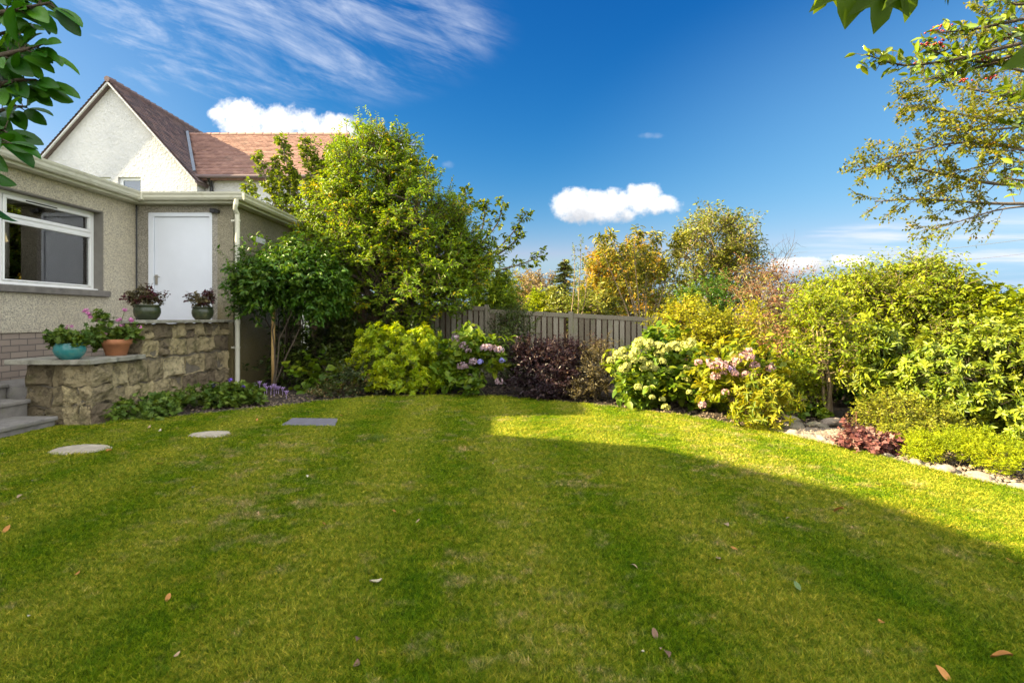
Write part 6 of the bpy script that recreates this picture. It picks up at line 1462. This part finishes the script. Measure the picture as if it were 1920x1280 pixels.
# ------------------------------------------------------------------ rocks and edging stones
ROCK = []
for k in range(7):
    vs, fs = pebble_mesh(40 + k, 1.0, .68, .45, 3, .16)
    nz = np.sin(vs[:, 0] * 9 + k) * np.cos(vs[:, 1] * 11 + k) * .03 + np.sin(vs[:, 2] * 14 + vs[:, 0] * 6) * .02; vs = vs * (1 + nz[:, None])
    ROCK.append(np_mesh('edging_stone', vs, fs.ravel(), np.full(len(fs), 3), MATS['edging_rock'], smooth=True))
r_ = random.Random(12); dist = 0; run = edge[17:25]
segs = []; 
for a_, b_ in zip(run[:-1], run[1:]):
    n = max(1, int((b_ - a_).length / .125)); segs += [a_.lerp(b_, i / n) for i in range(n)]
dirv = (run[-1] - run[0]).normalized(); nv = Vector((-dirv.y, dirv.x, 0)); nv = nv if nv.x > 0 else -nv
for i, q in enumerate(segs):
    s_ = r_.choice([.040, .05, .06, .07, .038, .078]); o = bpy.data.objects.new('edging_stone', ROCK[i % 7]); scene.collection.objects.link(o)
    o.scale = (s_, s_ * r_.uniform(.8, 1.3), s_ * r_.uniform(1.0, 1.6)); o.location = q + nv * (.04 + r_.random() * .09); o.location.z = 0.0; o.rotation_euler = (0, 0, math.atan2(dirv.y, dirv.x) + r_.uniform(-.5, .5))
    tag(o, 'rounded pale sandstone edging stone in the row between the lawn and the heathers', 'stone', 'edging stones along the right of the lawn')
for x, y, s_, lab in [(1487, 800, .14, 'mossy boulder at the corner of the bed left of the gravel'), (1482, 787, .11, 'brown mossy rock on top of the bed corner beside the small drooping shrub'), (1484, 812, .08, 'small low rock touching the lawn at the gravel edge'),
                      (1557, 792, .11, 'flat grey rock among the mulch behind the gravel'), (1530, 797, .08, 'small mossy rock left of the flat grey rock'), (1543, 800, .06, 'smallest brown rock in front of the flat grey rock')]:
    p_ = G(x, y); o = bpy.data.objects.new('garden_rock', ROCK[int(x) % 7].copy()); scene.collection.objects.link(o); o.data.materials[0] = MATS['mossy_rock'] if 'moss' in lab or 'brown' in lab else MATS['edging_rock']
    o.scale = (s_, s_, s_ * 1.1); o.location = p_; o.rotation_euler = (0, 0, x * .7); tag(o, lab, 'rock')

# ------------------------------------------------------------------ fallen leaves, tuft
def dead_leaf(seed, mat):
    r_ = random.Random(seed); n = 7; s = MB(); V = []; F = []
    for i in range(n):
        t = i / (n - 1); wd = .30 * math.sin(math.pi * min(.98, t * .92 + .06)) ** .8; zc = .22 * math.sin(t * 3.0 + seed) ; cu = .10 + .12 * math.sin(seed * 2)
        V += [(-wd, t - .5, zc + cu), (0, t - .5, zc), (wd, t - .5, zc + cu * .6)]
    for i in range(n - 1):
        b_ = i * 3; F += [(b_, b_ + 1, b_ + 4, b_ + 3), (b_ + 1, b_ + 2, b_ + 5, b_ + 4)]
    me = bpy.data.meshes.new('fallen_leaf'); me.from_pydata(V, [], F); me.materials.append(mat); me.update(); me.polygons.foreach_set('use_smooth', [True] * len(F)); return me
simple('dead_tan', (.33, .23, .12), .7, .2, 30); simple('dead_orange', (.40, .17, .03), .7, .2, 30); simple('dead_pale', (.45, .39, .26), .7, .1, 30); simple('dead_brown', (.16, .09, .05), .8, .2, 30); simple('dead_green', (.10, .15, .05), .95, .2, 30)
cols_ = [('tan', 'dead_tan'), ('orange', 'dead_orange'), ('pale cream', 'dead_pale'), ('dark brown', 'dead_brown')]
DL = {c: [dead_leaf(i * 4 + j, MATS[m_]) for i in range(3)] for j, (c, m_) in enumerate(cols_)}
big = [(1878, 1240, 'orange', .055, 1.1), (1770, 1272, 'orange', .05, .4), (705, 1094, 'pale cream', .05, 2.0), (1573, 962, 'orange', .06, .5), (315, 1126, 'orange', .03, .3), (1900, 1055, 'orange', .06, 0), (1363, 989, 'tan', .04, 0),
       (739, 962, 'orange', .03, 1), (1347, 1051, 'tan', .035, 0), (1188, 1068, 'tan', .035, 1), (1250, 1235, 'dark brown', .04, 0), (1228, 1195, 'dark brown', .035, 0), (668, 1250, 'dark brown', .035, 0), (670, 1207, 'dark brown', .03, 0), (1652, 1170, 'orange', .03, 0),
       (205, 848, 'orange', .05, 0), (280, 803, 'tan', .05, 0), (300, 870, 'orange', .06, 0), (38, 935, 'tan', .04, 0), (12, 997, 'orange', .045, 0), (300, 809, 'pale cream', .04, 0), (640, 782, 'orange', .06, 0), (482, 789, 'orange', .04, 0)]
pts = list(big); r_ = random.Random(5)
while len(pts) < 46:
    y_ = 760 + 500 * r_.random() ** 1.3; x_ = r_.uniform(20, 1900); g_ = G(x_, y_)
    if not inside(np.array([g_.x]), np.array([g_.y]))[0]: continue
    pts.append((x_, y_, r_.choice(['tan', 'tan', 'orange', 'pale cream', 'dark brown']), r_.uniform(.016, .028), r_.random() * 6))
for i, (x_, y_, c_, s_, a_) in enumerate(pts):
    g_ = G(x_, y_); o = bpy.data.objects.new('fallen_leaf', DL[c_][i % 3]); scene.collection.objects.link(o); o.location = (g_.x, g_.y, .014); o.scale = (s_, s_, s_); o.rotation_euler = (r_.uniform(-.35, .35), r_.uniform(-.35, .35), a_)
    tag(o, 'small %s fallen leaf lying curled on the lawn' % c_, 'fallen leaf', '%s fallen leaves on the lawn' % c_)
g_ = G(1495, 1109); o = bpy.data.objects.new('fallen_leaf', dead_leaf(99, MATS['dead_green'])); scene.collection.objects.link(o); o.location = (g_.x, g_.y, .024); o.scale = (.04,) * 3; tag(o, 'single pale green fallen leaf on the shaded lawn right of centre', 'fallen leaf')
# coarse dark grass tuft
g_ = G(705, 824); rg = np.random.default_rng(77); lv = Leaves(); n = 260
lv.add(np.stack([g_.x + rg.normal(size=n) * .045, g_.y + rg.normal(size=n) * .045, np.zeros(n)], 1), np.stack([rg.normal(size=n) * .5, rg.normal(size=n) * .5, np.full(n, .8)], 1), rg.normal(size=(n, 3)), .05 * rg.uniform(.6, 1.3, n), rg.random(n))
tag(lv.build('grass_tuft', MATS['lm_geranium'], None, T_NEEDLE, .08), 'coarse dark grass tuft standing up from the lawn beyond the slate slab', 'grass tuft')
